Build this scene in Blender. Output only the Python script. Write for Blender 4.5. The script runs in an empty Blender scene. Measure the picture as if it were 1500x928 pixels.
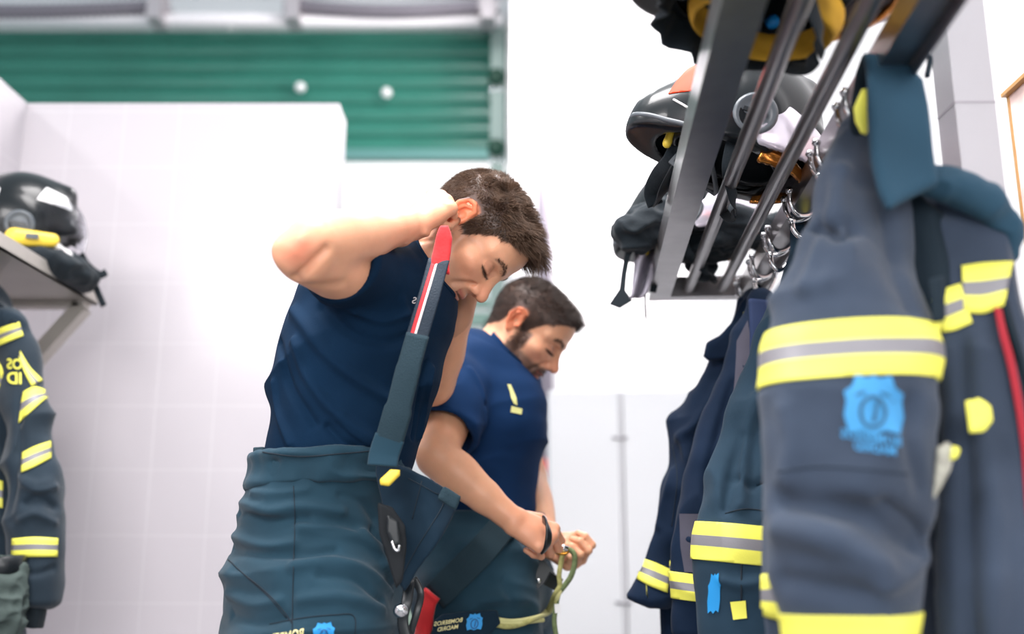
import bpy, bmesh, math, random
import numpy as np
from mathutils import Vector, Matrix
from mathutils.bvhtree import BVHTree

random.seed(7)
rng = np.random.default_rng(7)
C = bpy.context.scene.collection
FPX = 1458.0
TH = math.atan(336.0 / FPX)
CT, ST = math.cos(TH), math.sin(TH)
CAM = np.array([0.0, 0.0, 1.0])
RT = np.array([1.0, 0, 0])            # camera right, up, forward
UP = np.array([0, -ST, CT])
FW = np.array([0, CT, ST])


def A(*v):
    return np.array(v, float)


def ray(px, py):
    u = (px - 750.0) / FPX
    v = (464.0 - py) / FPX
    return A(u, CT - v * ST, ST + v * CT)


def P(px, py, Y):
    d = ray(px, py)
    return CAM + d * (Y / d[1])


def PZ(px, py, z):
    d = ray(px, py)
    return CAM + d * ((z - 1.0) / d[2])


def PX(px, py, x):
    d = ray(px, py)
    return CAM + d * (x / d[0])


def nrm(v):
    v = np.asarray(v, float)
    return v / max(1e-9, np.linalg.norm(v))


def project(p):
    q = np.asarray(p) - CAM
    x = q @ RT; y = q @ UP; w = q @ FW
    return (750 + FPX * x / w, 464 - FPX * y / w)


# ---------------------------------------------------------------- materials
def lin(hexs):
    h = hexs.lstrip('#')
    out = []
    for i in (0, 2, 4):
        c = int(h[i:i + 2], 16) / 255
        out.append(c / 12.92 if c <= .04045 else ((c + .055) / 1.055) ** 2.4)
    return out + [1.0]


def mat(name, col, rough=.6, metal=0.0, bump=0.0, bscale=300.0, var=0.0, vscale=8.0, spec=.5, coat=0.0, attr=None,
        sss=0.0, trans=0.0, alpha=1.0, emit=0.0, sheen=0.0, aniso=None, weave=0.0, wscale=500.0, ior=1.45):
    m = bpy.data.materials.new(name)
    m.use_nodes = True
    nt = m.node_tree
    b = nt.nodes['Principled BSDF']
    c = lin(col) if isinstance(col, str) else col
    b.inputs['Base Color'].default_value = c
    b.inputs['Roughness'].default_value = rough
    b.inputs['Metallic'].default_value = metal
    b.inputs['Specular IOR Level'].default_value = spec
    b.inputs['IOR'].default_value = ior
    b.inputs['Coat Weight'].default_value = coat
    b.inputs['Coat Roughness'].default_value = .05
    b.inputs['Transmission Weight'].default_value = trans
    b.inputs['Alpha'].default_value = alpha
    b.inputs['Sheen Weight'].default_value = sheen
    b.inputs['Sheen Roughness'].default_value = .5
    if emit:
        b.inputs['Emission Color'].default_value = c
        b.inputs['Emission Strength'].default_value = emit
    if sss:
        b.inputs['Subsurface Weight'].default_value = sss
        b.inputs['Subsurface Radius'].default_value = (.9, .35, .2)
        b.inputs['Subsurface Scale'].default_value = .012
    tc = nt.nodes.new('ShaderNodeTexCoord')
    src = None
    if attr:
        a = nt.nodes.new('ShaderNodeAttribute'); a.attribute_name = attr
        src = a.outputs['Color']
    if var:
        n = nt.nodes.new('ShaderNodeTexNoise')
        n.inputs['Scale'].default_value = vscale; n.inputs['Detail'].default_value = 5
        nt.links.new(tc.outputs['Object'], n.inputs['Vector'])
        r = nt.nodes.new('ShaderNodeMapRange')
        r.inputs[1].default_value = .3; r.inputs[2].default_value = .7
        r.inputs[3].default_value = 1 - var; r.inputs[4].default_value = 1 + var
        nt.links.new(n.outputs['Fac'], r.inputs[0])
        mx = nt.nodes.new('ShaderNodeMix'); mx.data_type = 'RGBA'; mx.blend_type = 'MULTIPLY'
        mx.inputs[0].default_value = 1
        if src is None:
            mx.inputs[6].default_value = c
        else:
            nt.links.new(src, mx.inputs[6])
        nt.links.new(r.outputs[0], mx.inputs[7])
        src = mx.outputs[2]
    if src is not None:
        nt.links.new(src, b.inputs['Base Color'])
    if bump or weave:
        n = nt.nodes.new('ShaderNodeTexNoise')
        n.inputs['Scale'].default_value = bscale; n.inputs['Detail'].default_value = 3
        if aniso:
            mp = nt.nodes.new('ShaderNodeMapping'); mp.inputs['Scale'].default_value = aniso
            nt.links.new(tc.outputs['Object'], mp.inputs['Vector'])
            nt.links.new(mp.outputs[0], n.inputs['Vector'])
        else:
            nt.links.new(tc.outputs['Object'], n.inputs['Vector'])
        bp = nt.nodes.new('ShaderNodeBump')
        bp.inputs['Strength'].default_value = bump if bump else .2
        bp.inputs['Distance'].default_value = .002
        h = n.outputs['Fac']
        if weave:
            w1 = nt.nodes.new('ShaderNodeTexWave'); w1.bands_direction = 'Z'
            w2 = nt.nodes.new('ShaderNodeTexWave'); w2.bands_direction = 'X'
            for w in (w1, w2):
                w.inputs['Scale'].default_value = wscale; w.inputs['Distortion'].default_value = 1.0
                nt.links.new(tc.outputs['Object'], w.inputs['Vector'])
            ad = nt.nodes.new('ShaderNodeMath'); ad.operation = 'ADD'
            nt.links.new(w1.outputs['Fac'], ad.inputs[0]); nt.links.new(w2.outputs['Fac'], ad.inputs[1])
            a2 = nt.nodes.new('ShaderNodeMath'); a2.operation = 'MULTIPLY_ADD'
            a2.inputs[1].default_value = weave
            nt.links.new(ad.outputs[0], a2.inputs[0]); nt.links.new(h, a2.inputs[2])
            h = a2.outputs[0]
        nt.links.new(h, bp.inputs['Height'])
        nt.links.new(bp.outputs[0], b.inputs['Normal'])
    return m


# ---------------------------------------------------------------- mesh helpers
def link(name, me, m=None, parent=None, smooth=True):
    o = bpy.data.objects.new(name, me)
    C.objects.link(o)
    if m is not None:
        for q in (m if isinstance(m, (list, tuple)) else [m]):
            me.materials.append(q)
    if smooth:
        me.polygons.foreach_set('use_smooth', [True] * len(me.polygons))
    if parent is not None:
        o.parent = parent
        o.matrix_parent_inverse = parent.matrix_basis.inverted()
    return o


def raw_mesh(name, V, F):
    V = np.asarray(V, np.float32)
    me = bpy.data.meshes.new(name)
    if isinstance(F, np.ndarray):
        k = F.shape[1]; n = len(F)
        me.vertices.add(len(V)); me.vertices.foreach_set('co', V.ravel())
        me.loops.add(n * k); me.loops.foreach_set('vertex_index', F.astype(np.int32).ravel())
        me.polygons.add(n)
        me.polygons.foreach_set('loop_start', np.arange(0, n * k, k, dtype=np.int32))
        me.polygons.foreach_set('loop_total', np.full(n, k, np.int32))
        me.update(calc_edges=True)
        me.validate()
    else:
        me.from_pydata([tuple(map(float, v)) for v in V], [], F)
    return me


def nob(name, V, F, m, parent=None, smooth=True, col=None):
    me = raw_mesh(name, V, F)
    if col is not None:
        a = me.attributes.new('col', 'FLOAT_COLOR', 'POINT')
        cc = np.ones((len(V), 4), np.float32); cc[:, :3] = col
        a.data.foreach_set('color', cc.ravel())
    return link(name, me, m, parent, smooth)


def bob(name, bm, m, parent=None, smooth=False, bevel=0.0, seg=2):
    if bevel:
        bmesh.ops.bevel(bm, geom=[e for e in bm.edges if e.calc_face_angle(0) > .5] , offset=bevel, segments=seg, affect='EDGES', profile=.5)
    bmesh.ops.recalc_face_normals(bm, faces=bm.faces[:])
    me = bpy.data.meshes.new(name)
    bm.to_mesh(me); bm.free()
    o = link(name, me, m, parent, smooth)
    return o


def empty(name, loc, label=None, cat=None, group=None):
    o = bpy.data.objects.new(name, None)
    o.empty_display_size = .05
    o.location = tuple(map(float, loc))
    C.objects.link(o)
    if label:
        tag(o, label, cat, group)
    return o


def tag(o, label, cat, group=None):
    o['label'] = label; o['category'] = cat
    if group:
        o['group'] = group


def struct(o):
    o['kind'] = 'structure'
    return o


def bx(bm, lo, hi):
    x0, y0, z0 = lo; x1, y1, z1 = hi
    v = [bm.verts.new(c) for c in ((x0, y0, z0), (x1, y0, z0), (x1, y1, z0), (x0, y1, z0), (x0, y0, z1), (x1, y0, z1), (x1, y1, z1), (x0, y1, z1))]
    for f in ((0, 3, 2, 1), (4, 5, 6, 7), (0, 1, 5, 4), (1, 2, 6, 5), (2, 3, 7, 6), (3, 0, 4, 7)):
        bm.faces.new([v[i] for i in f])
    return v


def box(name, lo, hi, m, parent=None, bevel=.003):
    bm = bmesh.new(); bx(bm, lo, hi)
    return bob(name, bm, m, parent, False, bevel)


def obox(bm, a, b, side, w, h):
    """box beam from a to b; side = unit vector of its width, third axis gets h"""
    a = A(*a); b = A(*b); d = nrm(b - a); s = nrm(side - d * (np.asarray(side) @ d)); n = np.cross(d, s)
    vs = []
    for p in (a, b):
        for (i, j) in ((-1, -1), (1, -1), (1, 1), (-1, 1)):
            vs.append(bm.verts.new(tuple(p + s * i * w / 2 + n * j * h / 2)))
    for f in ((0, 1, 2, 3), (7, 6, 5, 4), (0, 4, 5, 1), (1, 5, 6, 2), (2, 6, 7, 3), (3, 7, 4, 0)):
        bm.faces.new([vs[i] for i in f])


def spline(pts, n=12, closed=False):
    pts = np.asarray(pts, float)
    N = len(pts)
    if N == 2 and not closed:
        return np.array([pts[0] + (pts[1] - pts[0]) * t for t in np.linspace(0, 1, n)])
    out = []
    rngi = range(N if closed else N - 1)
    for i in rngi:
        if closed:
            p0, p1, p2, p3 = pts[i - 1], pts[i], pts[(i + 1) % N], pts[(i + 2) % N]
        else:
            p1, p2 = pts[i], pts[i + 1]
            p0 = pts[i - 1] if i > 0 else 2 * p1 - p2
            p3 = pts[i + 2] if i + 2 < N else 2 * p2 - p1
        for t in np.linspace(0, 1, n, endpoint=False):
            out.append(.5 * (2 * p1 + (p2 - p0) * t + (2 * p0 - 5 * p1 + 4 * p2 - p3) * t * t + (3 * p1 - p0 - 3 * p2 + p3) * t ** 3))
    if not closed:
        out.append(pts[-1])
    return np.array(out)


def tube_geo(pts, r, seg=10, closed=False, flat=None):
    pts = np.asarray(pts, float); n = len(pts)
    r = np.broadcast_to(np.asarray(r, float), (n,))
    if closed:
        T = np.roll(pts, -1, 0) - np.roll(pts, 1, 0)
    else:
        T = np.gradient(pts, axis=0)
    T /= np.maximum(1e-9, np.linalg.norm(T, axis=1))[:, None]
    u = nrm(np.cross(T[0], A(.13, .31, .94)))
    V = []
    for i in range(n):
        u = nrm(u - T[i] * (u @ T[i])); w = np.cross(T[i], u)
        for k in range(seg):
            a = 2 * math.pi * k / seg
            V.append(pts[i] + r[i] * (u * math.cos(a) + w * math.sin(a)))
    F = []
    m = n if closed else n - 1
    for i in range(m):
        for k in range(seg):
            j = (i + 1) % n; k2 = (k + 1) % seg
            F.append((i * seg + k, i * seg + k2, j * seg + k2, j * seg + k))
    if not closed:
        F.append(tuple(reversed(range(seg))))
        F.append(tuple(range((n - 1) * seg, n * seg)))
    return V, F


def merge(*geos):
    V = []; F = []
    for v, f in geos:
        o = len(V); V += list(v); F += [tuple(i + o for i in q) for q in f]
    return V, F


def tube(name, pts, r, m, parent=None, seg=10, closed=False):
    V, F = tube_geo(pts, r, seg, closed)
    return nob(name, V, F, m, parent)


def ribbon_geo(pts, width, thick, nor, closed=False):
    """flat strap: nor = vector (or list) it faces"""
    pts = np.asarray(pts, float); n = len(pts)
    nor = np.broadcast_to(np.asarray(nor, float), (n, 3))
    width = np.broadcast_to(np.asarray(width, float), (n,))
    T = np.gradient(pts, axis=0)
    V = []; F = []
    for i in range(n):
        t = nrm(T[i]); nn = nrm(nor[i] - t * (nor[i] @ t)); s = np.cross(t, nn)
        w, h = width[i] / 2, thick / 2
        e = min(w * .3, h)
        for (a, b) in ((-w, -h + e * .5), (-w, h - e * .5), (-w + e, h), (w - e, h), (w, h - e * .5), (w, -h + e * .5), (w - e, -h), (-w + e, -h)):
            V.append(pts[i] + s * a + nn * b)
    for i in range(n - 1):
        for k in range(8):
            k2 = (k + 1) % 8
            F.append((i * 8 + k, (i + 1) * 8 + k, (i + 1) * 8 + k2, i * 8 + k2))
    F.append(tuple(range(8))); F.append(tuple(reversed(range((n - 1) * 8, n * 8))))
    return V, F


def ribbon(name, pts, width, thick, nor, m, parent=None):
    V, F = ribbon_geo(pts, width, thick, nor)
    o = nob(name, V, F, m, parent)
    return o


def lathe_geo(prof, o, ax, seg=24, ref=None):
    ax = nrm(ax); u = nrm(np.cross(ax, A(.3, .2, .9) if ref is None else ref)); w = np.cross(ax, u)
    V = []; F = []
    for (r, h) in prof:
        for k in range(seg):
            a = 2 * math.pi * k / seg
            V.append(np.asarray(o) + ax * h + (u * math.cos(a) + w * math.sin(a)) * r)
    for i in range(len(prof) - 1):
        for k in range(seg):
            k2 = (k + 1) % seg
            F.append((i * seg + k, i * seg + k2, (i + 1) * seg + k2, (i + 1) * seg + k))
    F.append(tuple(reversed(range(seg)))); F.append(tuple(range((len(prof) - 1) * seg, len(prof) * seg)))
    return V, F


# ---------------------------------------------------------------- noise
_perm = rng.integers(0, 1 << 30, 4096)


def _hash(ix, iy, iz, seed):
    h = (ix * 73856093) ^ (iy * 19349663) ^ (iz * 83492791) ^ (seed * 2654435)
    return (_perm[h & 4095] / float(1 << 30)) * 2 - 1


def vnoise(p, seed=0):
    p = np.asarray(p, float)
    i = np.floor(p).astype(np.int64); f = p - i
    f = f * f * f * (f * (f * 6 - 15) + 10)
    out = 0
    for dx in (0, 1):
        wx = f[:, 0] if dx else 1 - f[:, 0]
        for dy in (0, 1):
            wy = f[:, 1] if dy else 1 - f[:, 1]
            for dz in (0, 1):
                wz = f[:, 2] if dz else 1 - f[:, 2]
                out = out + wx * wy * wz * _hash(i[:, 0] + dx, i[:, 1] + dy, i[:, 2] + dz, seed)
    return out


# ---------------------------------------------------------------- signed distance fields -> one continuous surface
class Field:
    def __init__(s, lo, hi, h):
        s.lo = np.asarray(lo, float); s.h = h
        s.n = np.ceil((np.asarray(hi, float) - s.lo) / h).astype(int) + 1
        s.D = np.full(s.n, .08, np.float32)
        s.o = np.zeros(3); s.R = np.eye(3)

    def frame(s, o=None, R=None):
        s.o = np.zeros(3) if o is None else np.asarray(o, float)
        s.R = np.eye(3) if R is None else np.asarray(R, float)

    def W(s, p):
        return s.o + s.R @ np.asarray(p, float)

    def _sub(s, lo, hi):
        a = np.clip(np.floor((lo - s.lo) / s.h).astype(int), 0, s.n)
        b = np.clip(np.ceil((hi - s.lo) / s.h).astype(int) + 1, 0, s.n)
        if np.any(b <= a):
            return None
        sl = tuple(slice(a[i], b[i]) for i in range(3))
        g = [(s.lo[i] + s.h * np.arange(a[i], b[i])).astype(np.float32) for i in range(3)]
        return sl, g[0][:, None, None], g[1][None, :, None], g[2][None, None, :]

    def put(s, sl, d, k, op):
        D = s.D[sl]
        if op == '-':
            d = -d
            h = np.maximum(k - np.abs(D - d), 0) / max(k, 1e-6)
            s.D[sl] = np.maximum(D, d) + h * h * k * .25
        elif op == '&':
            h = np.maximum(k - np.abs(D - d), 0) / max(k, 1e-6)
            s.D[sl] = np.maximum(D, d) + h * h * k * .25
        else:
            h = np.maximum(k - np.abs(D - d), 0) / max(k, 1e-6)
            s.D[sl] = np.minimum(D, d) - h * h * k * .25

    def cone(s, a, b, ra, rb, k=.01, op='+', ax=None, fl=1.0):
        s.chain([a, b], [ra, rb], k, op, ax, fl)

    def chain(s, pts, rad, k=.01, op='+', ax=None, fl=1.0, js=.0):
        pts = [s.W(p) for p in pts]
        R = max(rad) + k + 3 * s.h + .012
        q = s._sub(np.min(pts, 0) - R, np.max(pts, 0) + R)
        if q is None:
            return
        sl, X, Y, Z = q
        if ax is not None:
            ax = s.R @ nrm(ax)
        D = None
        for i in range(len(pts) - 1):
            a, b = pts[i], pts[i + 1]
            ba = b - a; L = max(float(ba @ ba), 1e-12)
            x = X - a[0]; y = Y - a[1]; z = Z - a[2]
            t = np.clip((x * ba[0] + y * ba[1] + z * ba[2]) / L, 0, 1)
            x = x - t * ba[0]; y = y - t * ba[1]; z = z - t * ba[2]
            r = rad[i] + (rad[i + 1] - rad[i]) * (t * t * (3 - 2 * t) if len(pts) > 2 else t)
            if ax is None:
                d = np.sqrt(x * x + y * y + z * z) - r
            else:
                c = x * ax[0] + y * ax[1] + z * ax[2]
                base = np.maximum(x * x + y * y + z * z - c * c, 0)
                l1 = np.sqrt(base + c * c * fl * fl)
                l2 = np.sqrt(base + c * c * fl ** 4) + 1e-6
                d = (l1 - r) * np.where(l1 > 1e-5, l1 / l2, 1 / fl)
            D = d if D is None else np.minimum(D, d)
        s.put(sl, D.astype(np.float32), k, op)

    def ell(s, c, r, k=.01, op='+', Re=None):
        c = s.W(c); r = np.asarray(r, float)
        M = s.R if Re is None else s.R @ np.asarray(Re)
        ext = np.sqrt((M ** 2) @ (r ** 2)) + k + 3 * s.h + .008
        q = s._sub(c - ext, c + ext)
        if q is None:
            return
        sl, X, Y, Z = q
        x = X - c[0]; y = Y - c[1]; z = Z - c[2]
        k0 = 0; k1 = 0
        for i in range(3):
            l = x * M[0, i] + y * M[1, i] + z * M[2, i]
            k0 = k0 + (l / r[i]) ** 2; k1 = k1 + (l / r[i] ** 2) ** 2
        k0 = np.sqrt(k0); k1 = np.sqrt(k1) + 1e-6
        d = np.where(k0 < 1e-3, -r.min(), k0 * (k0 - 1) / k1)
        s.put(sl, d.astype(np.float32), k, op)

    def plane(s, p, n, k=.002, op='&', lo=None, hi=None):
        """keep the side the normal points away from"""
        p = s.W(p); n = s.R @ nrm(n)
        if lo is None:
            lo = s.lo; hi = s.lo + s.h * s.n
        q = s._sub(np.asarray(lo, float), np.asarray(hi, float))
        sl, X, Y, Z = q
        d = (X - p[0]) * n[0] + (Y - p[1]) * n[1] + (Z - p[2]) * n[2]
        s.put(sl, np.broadcast_to(d, s.D[sl].shape).astype(np.float32), k, op)

    def prism(s, poly, o, u, v, t, rnd=.004, k=.002, op='+', bend=None):
        """polygon (in u,v plane at o), total thickness t along u x v"""
        o = s.W(o); u = s.R @ nrm(u); v = s.R @ nrm(v); n = np.cross(u, v)
        poly = np.asarray(poly, float)
        w = np.array([o + u * a + v * b for a, b in poly])
        R = t + k + .02 + (0 if bend is None else .1)
        q = s._sub(w.min(0) - R, w.max(0) + R)
        if q is None:
            return
        sl, X, Y, Z = q
        x = X - o[0]; y = Y - o[1]; z = Z - o[2]
        a = x * u[0] + y * u[1] + z * u[2]; b = x * v[0] + y * v[1] + z * v[2]; c = x * n[0] + y * n[1] + z * n[2]
        if bend is not None:
            c = c - bend(a, b)
        d2 = np.full(a.shape, 1e9, np.float32); sg = np.ones(a.shape, np.float32)
        N = len(poly)
        for i in range(N):
            p0 = poly[i]; p1 = poly[i - 1]
            e = p1 - p0
            wx = a - p0[0]; wy = b - p0[1]
            tt = np.clip((wx * e[0] + wy * e[1]) / max(1e-12, e @ e), 0, 1)
            d2 = np.minimum(d2, (wx - tt * e[0]) ** 2 + (wy - tt * e[1]) ** 2)
            c1 = b >= p0[1]; c2 = b < p1[1]; c3 = e[0] * wy > e[1] * wx
            flip = (c1 & c2 & c3) | (~c1 & ~c2 & ~c3)
            sg = np.where(flip, -sg, sg)
        dp = sg * np.sqrt(d2)
        q1 = dp + rnd; q2 = np.abs(c) - t / 2 + rnd
        d = np.minimum(np.maximum(q1, q2), 0) + np.sqrt(np.maximum(q1, 0) ** 2 + np.maximum(q2, 0) ** 2) - rnd
        s.put(sl, d.astype(np.float32), k, op)

    def shell(s, t):
        s.D = np.maximum(s.D, -(s.D + t))

    def mesh(s, smooth=1):
        D = s.D
        S = (D < 0)
        S[0] = S[-1] = False; S[:, 0] = S[:, -1] = False; S[:, :, 0] = S[:, :, -1] = False
        n = np.array(S.shape) - 1
        cnt = np.zeros(tuple(n), np.uint8)
        offs = [(i, j, k) for i in (0, 1) for j in (0, 1) for k in (0, 1)]
        for (i, j, k) in offs:
            cnt += S[i:i + n[0], j:j + n[1], k:k + n[2]]
        act = (cnt > 0) & (cnt < 8)
        I, J, K = np.nonzero(act)
        vid = np.full(tuple(n), -1, np.int32); vid[I, J, K] = np.arange(len(I))
        val = np.stack([np.where(S[I + a, J + b, K + c], np.minimum(D[I + a, J + b, K + c], -1e-6), np.maximum(D[I + a, J + b, K + c], 1e-6)) for a, b, c in offs], 1)
        acc = np.zeros((len(I), 3)); num = np.zeros(len(I))
        for x in range(8):
            for y in range(x + 1, 8):
                df = [offs[y][q] - offs[x][q] for q in range(3)]
                if sum(map(abs, df)) != 1:
                    continue
                a = val[:, x]; b = val[:, y]
                m = (a < 0) != (b < 0)
                t = np.where(m, a / np.where(m, a - b, 1), 0)
                p = np.asarray(offs[x])[None, :] + t[:, None] * np.asarray(df)[None, :]
                acc += p * m[:, None]; num += m
        V = np.stack([I, J, K], 1) + acc / num[:, None]
        V = s.lo + V * s.h
        Q = []
        for ax in range(3):
            sl0 = [slice(1, -1)] * 3; sl1 = [slice(1, -1)] * 3
            sl0[ax] = slice(0, -1); sl1[ax] = slice(1, None)
            a = S[tuple(sl0)]; b = S[tuple(sl1)]
            m = a != b
            i3 = np.stack(np.nonzero(m), 1)
            sign = a[m]
            off = np.ones(3, int); off[ax] = 0
            g = i3 + off
            e1 = np.zeros(3, int); e2 = np.zeros(3, int); e1[(ax + 1) % 3] = 1; e2[(ax + 2) % 3] = 1
            def vv(h):
                return vid[h[:, 0], h[:, 1], h[:, 2]]
            q = np.stack([vv(g - e1 - e2), vv(g - e2), vv(g), vv(g - e1)], 1)
            q[~sign] = q[~sign][:, ::-1]
            Q.append(q)
        Q = np.concatenate(Q)
        Q = Q[(Q >= 0).all(1)]
        for _ in range(smooth):
            V = taubin(V, Q)
        return V, Q


def adj(V, Q):
    e = np.concatenate([Q[:, [i, (i + 1) % Q.shape[1]]] for i in range(Q.shape[1])])
    return np.concatenate([e, e[:, ::-1]])


def lap(V, e):
    n = len(V)
    c = np.bincount(e[:, 0], minlength=n)
    out = np.stack([np.bincount(e[:, 0], V[e[:, 1], i], n) for i in range(V.shape[1])], 1)
    return out / np.maximum(c, 1)[:, None]


def taubin(V, Q, a=.5, b=-.52):
    e = adj(V, Q)
    V = V + a * (lap(V, e) - V)
    return V + b * (lap(V, e) - V)


def normals(V, Q):
    a = V[Q[:, 2]] - V[Q[:, 0]]; b = V[Q[:, 3]] - V[Q[:, 1]]
    fn = np.cross(a, b)
    n = len(V)
    N = np.zeros((n, 3))
    for c in range(4):
        for i in range(3):
            N[:, i] += np.bincount(Q[:, c], fn[:, i], n)
    return N / np.maximum(1e-12, np.linalg.norm(N, axis=1))[:, None]


def polydist(V, pts):
    pts = np.asarray(pts, float)
    d = np.full(len(V), 1e9)
    for i in range(len(pts) - 1):
        e = pts[i + 1] - pts[i]
        w = V - pts[i]
        t = np.clip((w @ e) / max(1e-12, e @ e), 0, 1)
        d = np.minimum(d, np.linalg.norm(w - t[:, None] * e, axis=1))
    return d


def screen(V):
    q = V - CAM
    w = q @ FW
    return np.stack([750 + FPX * (q @ RT) / w, 464 - FPX * (q @ UP) / w], 1)


class Surf:
    """a mesh being shaped: wrinkles, folds, then object + BVH for seams and patches"""
    def __init__(s, F, smooth=1):
        s.V, s.Q = F.mesh(smooth)

    def noise(s, amp, freq, seed=0, R=None, mask=None):
        N = normals(s.V, s.Q)
        p = s.V if R is None else s.V @ np.asarray(R).T
        d = vnoise(p * np.asarray(freq, float), seed) * amp
        if mask is not None:
            d = d * mask
        s.V = s.V + N * d[:, None]
        return s

    def ridge(s, amp, freq, seed=0, R=None, mask=None):
        """sharp-topped folds"""
        N = normals(s.V, s.Q)
        p = s.V if R is None else s.V @ np.asarray(R).T
        d = (1 - np.abs(vnoise(p * np.asarray(freq, float), seed)) * 2.2) * amp
        if mask is not None:
            d = d * mask
        s.V = s.V + N * d[:, None]
        return s

    def fold(s, pts, w, amp):
        N = normals(s.V, s.Q)
        d = polydist(s.V, pts)
        s.V = s.V + N * (amp * np.exp(-(d / w) ** 2))[:, None]
        return s

    def bvh(s):
        s._b = BVHTree.FromPolygons([tuple(v) for v in s.V.tolist()], s.Q.tolist())
        return s._b

    def hit(s, px, py, off=0.0, fallback=None):
        """where the line of sight through a picture point meets this surface"""
        d = nrm(ray(px, py))
        r = s._b.ray_cast(Vector(CAM), Vector(d))
        if r[0] is None:
            r = s._b.find_nearest(Vector(CAM + d * (fallback if fallback else 1.9)))
        p = np.array(r[0]); n = np.array(r[1])
        if n @ d > 0:
            n = -n
        return p + n * off, n

    def seam(s, name, pix, m, parent, r=.0016, n=8, off=.0006):
        pts = spline(np.array([s.hit(x, y, off)[0] for x, y in spline(np.array(pix, float), n)]), 1)
        return tube(name, pts, r, m, parent, 6)

    def near(s, p, off=0.0):
        r = s._b.find_nearest(Vector(p))
        n = np.array(r[1])
        return np.array(r[0]) + n * off, n

    def ob(s, name, m, parent=None, col=None):
        return nob(name, s.V, s.Q, m, parent, True, col)

    def slab(s, name, planes, m, parent, off=.0015, inner=.004, keep=None, cols=None):
        """patch of this surface between cutting planes [(p, n)] (keeps n-negative side), lifted by off.
        cols: list of (p, n, material index) for stripes"""
        V, Q = s.V, s.Q
        N = normals(V, Q)
        ok = np.ones(len(V), bool)
        mg = .02
        for p, n in planes:
            ok &= ((V - np.asarray(p)) @ nrm(n)) < mg
        if keep is not None:
            ok &= keep(V, N)
        fm = ok[Q].all(1)
        q = Q[fm]
        if len(q) == 0:
            print('EMPTY SLAB', name); return None
        ids = np.unique(q); mp = np.full(len(V), -1); mp[ids] = np.arange(len(ids))
        bm = bmesh.new()
        vs = [bm.verts.new(tuple(p)) for p in (V[ids] + N[ids] * off)]
        for f in mp[q].tolist():
            bm.faces.new([vs[i] for i in f])
        for p, n in planes:
            bmesh.ops.bisect_plane(bm, geom=bm.verts[:] + bm.edges[:] + bm.faces[:], plane_co=tuple(p), plane_no=tuple(nrm(n)), clear_outer=True)
        if cols:
            for p, n, mi in cols:
                bmesh.ops.bisect_plane(bm, geom=bm.verts[:] + bm.edges[:] + bm.faces[:], plane_co=tuple(p), plane_no=tuple(nrm(n)))
            for f in bm.faces:
                c = np.array(f.calc_center_median()); mi_ = 0
                for p, n, mi in cols:
                    if (c - np.asarray(p)) @ nrm(n) > 0:
                        mi_ = mi
                f.material_index = mi_
        bmesh.ops.recalc_face_normals(bm, faces=bm.faces[:])
        bm.normal_update()
        bnd = [e for e in bm.edges if e.is_boundary]
        r = bmesh.ops.extrude_edge_only(bm, edges=bnd)
        for v in [g for g in r['geom'] if isinstance(g, bmesh.types.BMVert)]:
            _, n = s.near(v.co)
            v.co = v.co - Vector(n) * (inner)
        me = bpy.data.meshes.new(name); bm.to_mesh(me); bm.free()
        return link(name, me, m, parent, True)


def text_geo(txt, size=1.0, mirror=False, cuts=1):
    cu = bpy.data.curves.new('lettering', 'FONT')
    cu.body = txt; cu.size = size; cu.align_x = 'CENTER'; cu.align_y = 'CENTER'; cu.offset = .018 * size
    cu.resolution_u = 4
    o = bpy.data.objects.new('lettering', cu); C.objects.link(o)
    bpy.context.view_layer.update()
    me = bpy.data.meshes.new_from_object(o.evaluated_get(bpy.context.evaluated_depsgraph_get()))
    V = [(-v.co.x if mirror else v.co.x, v.co.y) for v in me.vertices]
    F = [tuple(p.vertices) for p in me.polygons]
    bpy.data.objects.remove(o); bpy.data.curves.remove(cu); bpy.data.meshes.remove(me)
    return V, F


def poly_geo(loops):
    """filled 2d polygons, each loop a list of (x, y)"""
    V = []; F = []
    for lp in loops:
        bm = bmesh.new()
        f = bm.faces.new([bm.verts.new((x, y, 0)) for x, y in lp])
        bmesh.ops.triangulate(bm, faces=[f])
        bm.verts.index_update()
        o = len(V)
        V += [(v.co.x, v.co.y) for v in bm.verts]
        F += [tuple(v.index + o for v in f.verts) for f in bm.faces]
        bm.free()
    return V, F


def stick(name, geo, surf, c, ex, ey, m, parent, off=.002, thick=.0012, sub=2):
    """lay flat artwork on a surface: c = picture point of its centre, ex / ey = picture vectors of its x and y units"""
    V2, F2 = geo
    bm = bmesh.new()
    vs = [bm.verts.new((x, y, 0)) for x, y in V2]
    for f in F2:
        try:
            bm.faces.new([vs[i] for i in f])
        except ValueError:
            pass
    if sub:
        bmesh.ops.triangulate(bm, faces=bm.faces[:])
        bmesh.ops.subdivide_edges(bm, edges=bm.edges[:], cuts=sub, use_grid_fill=True)
    for v in bm.verts:
        x, y = v.co.x, v.co.y
        p, n = surf.hit(c[0] + ex[0] * x + ey[0] * y, c[1] + ex[1] * x + ey[1] * y, off)
        v.co = Vector(p)
    me = bpy.data.meshes.new(name); bm.to_mesh(me); bm.free()
    return link(name, me, m, parent, True)


def dup(root, label=None, group=None):
    r = root.copy(); C.objects.link(r)
    if label:
        r['label'] = label
    if group:
        r['group'] = group
    for ch in list(root.children):
        c = ch.copy(); C.objects.link(c); c.parent = r
        for g in ch.children:
            d = g.copy(); C.objects.link(d); d.parent = c
    return r
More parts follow.
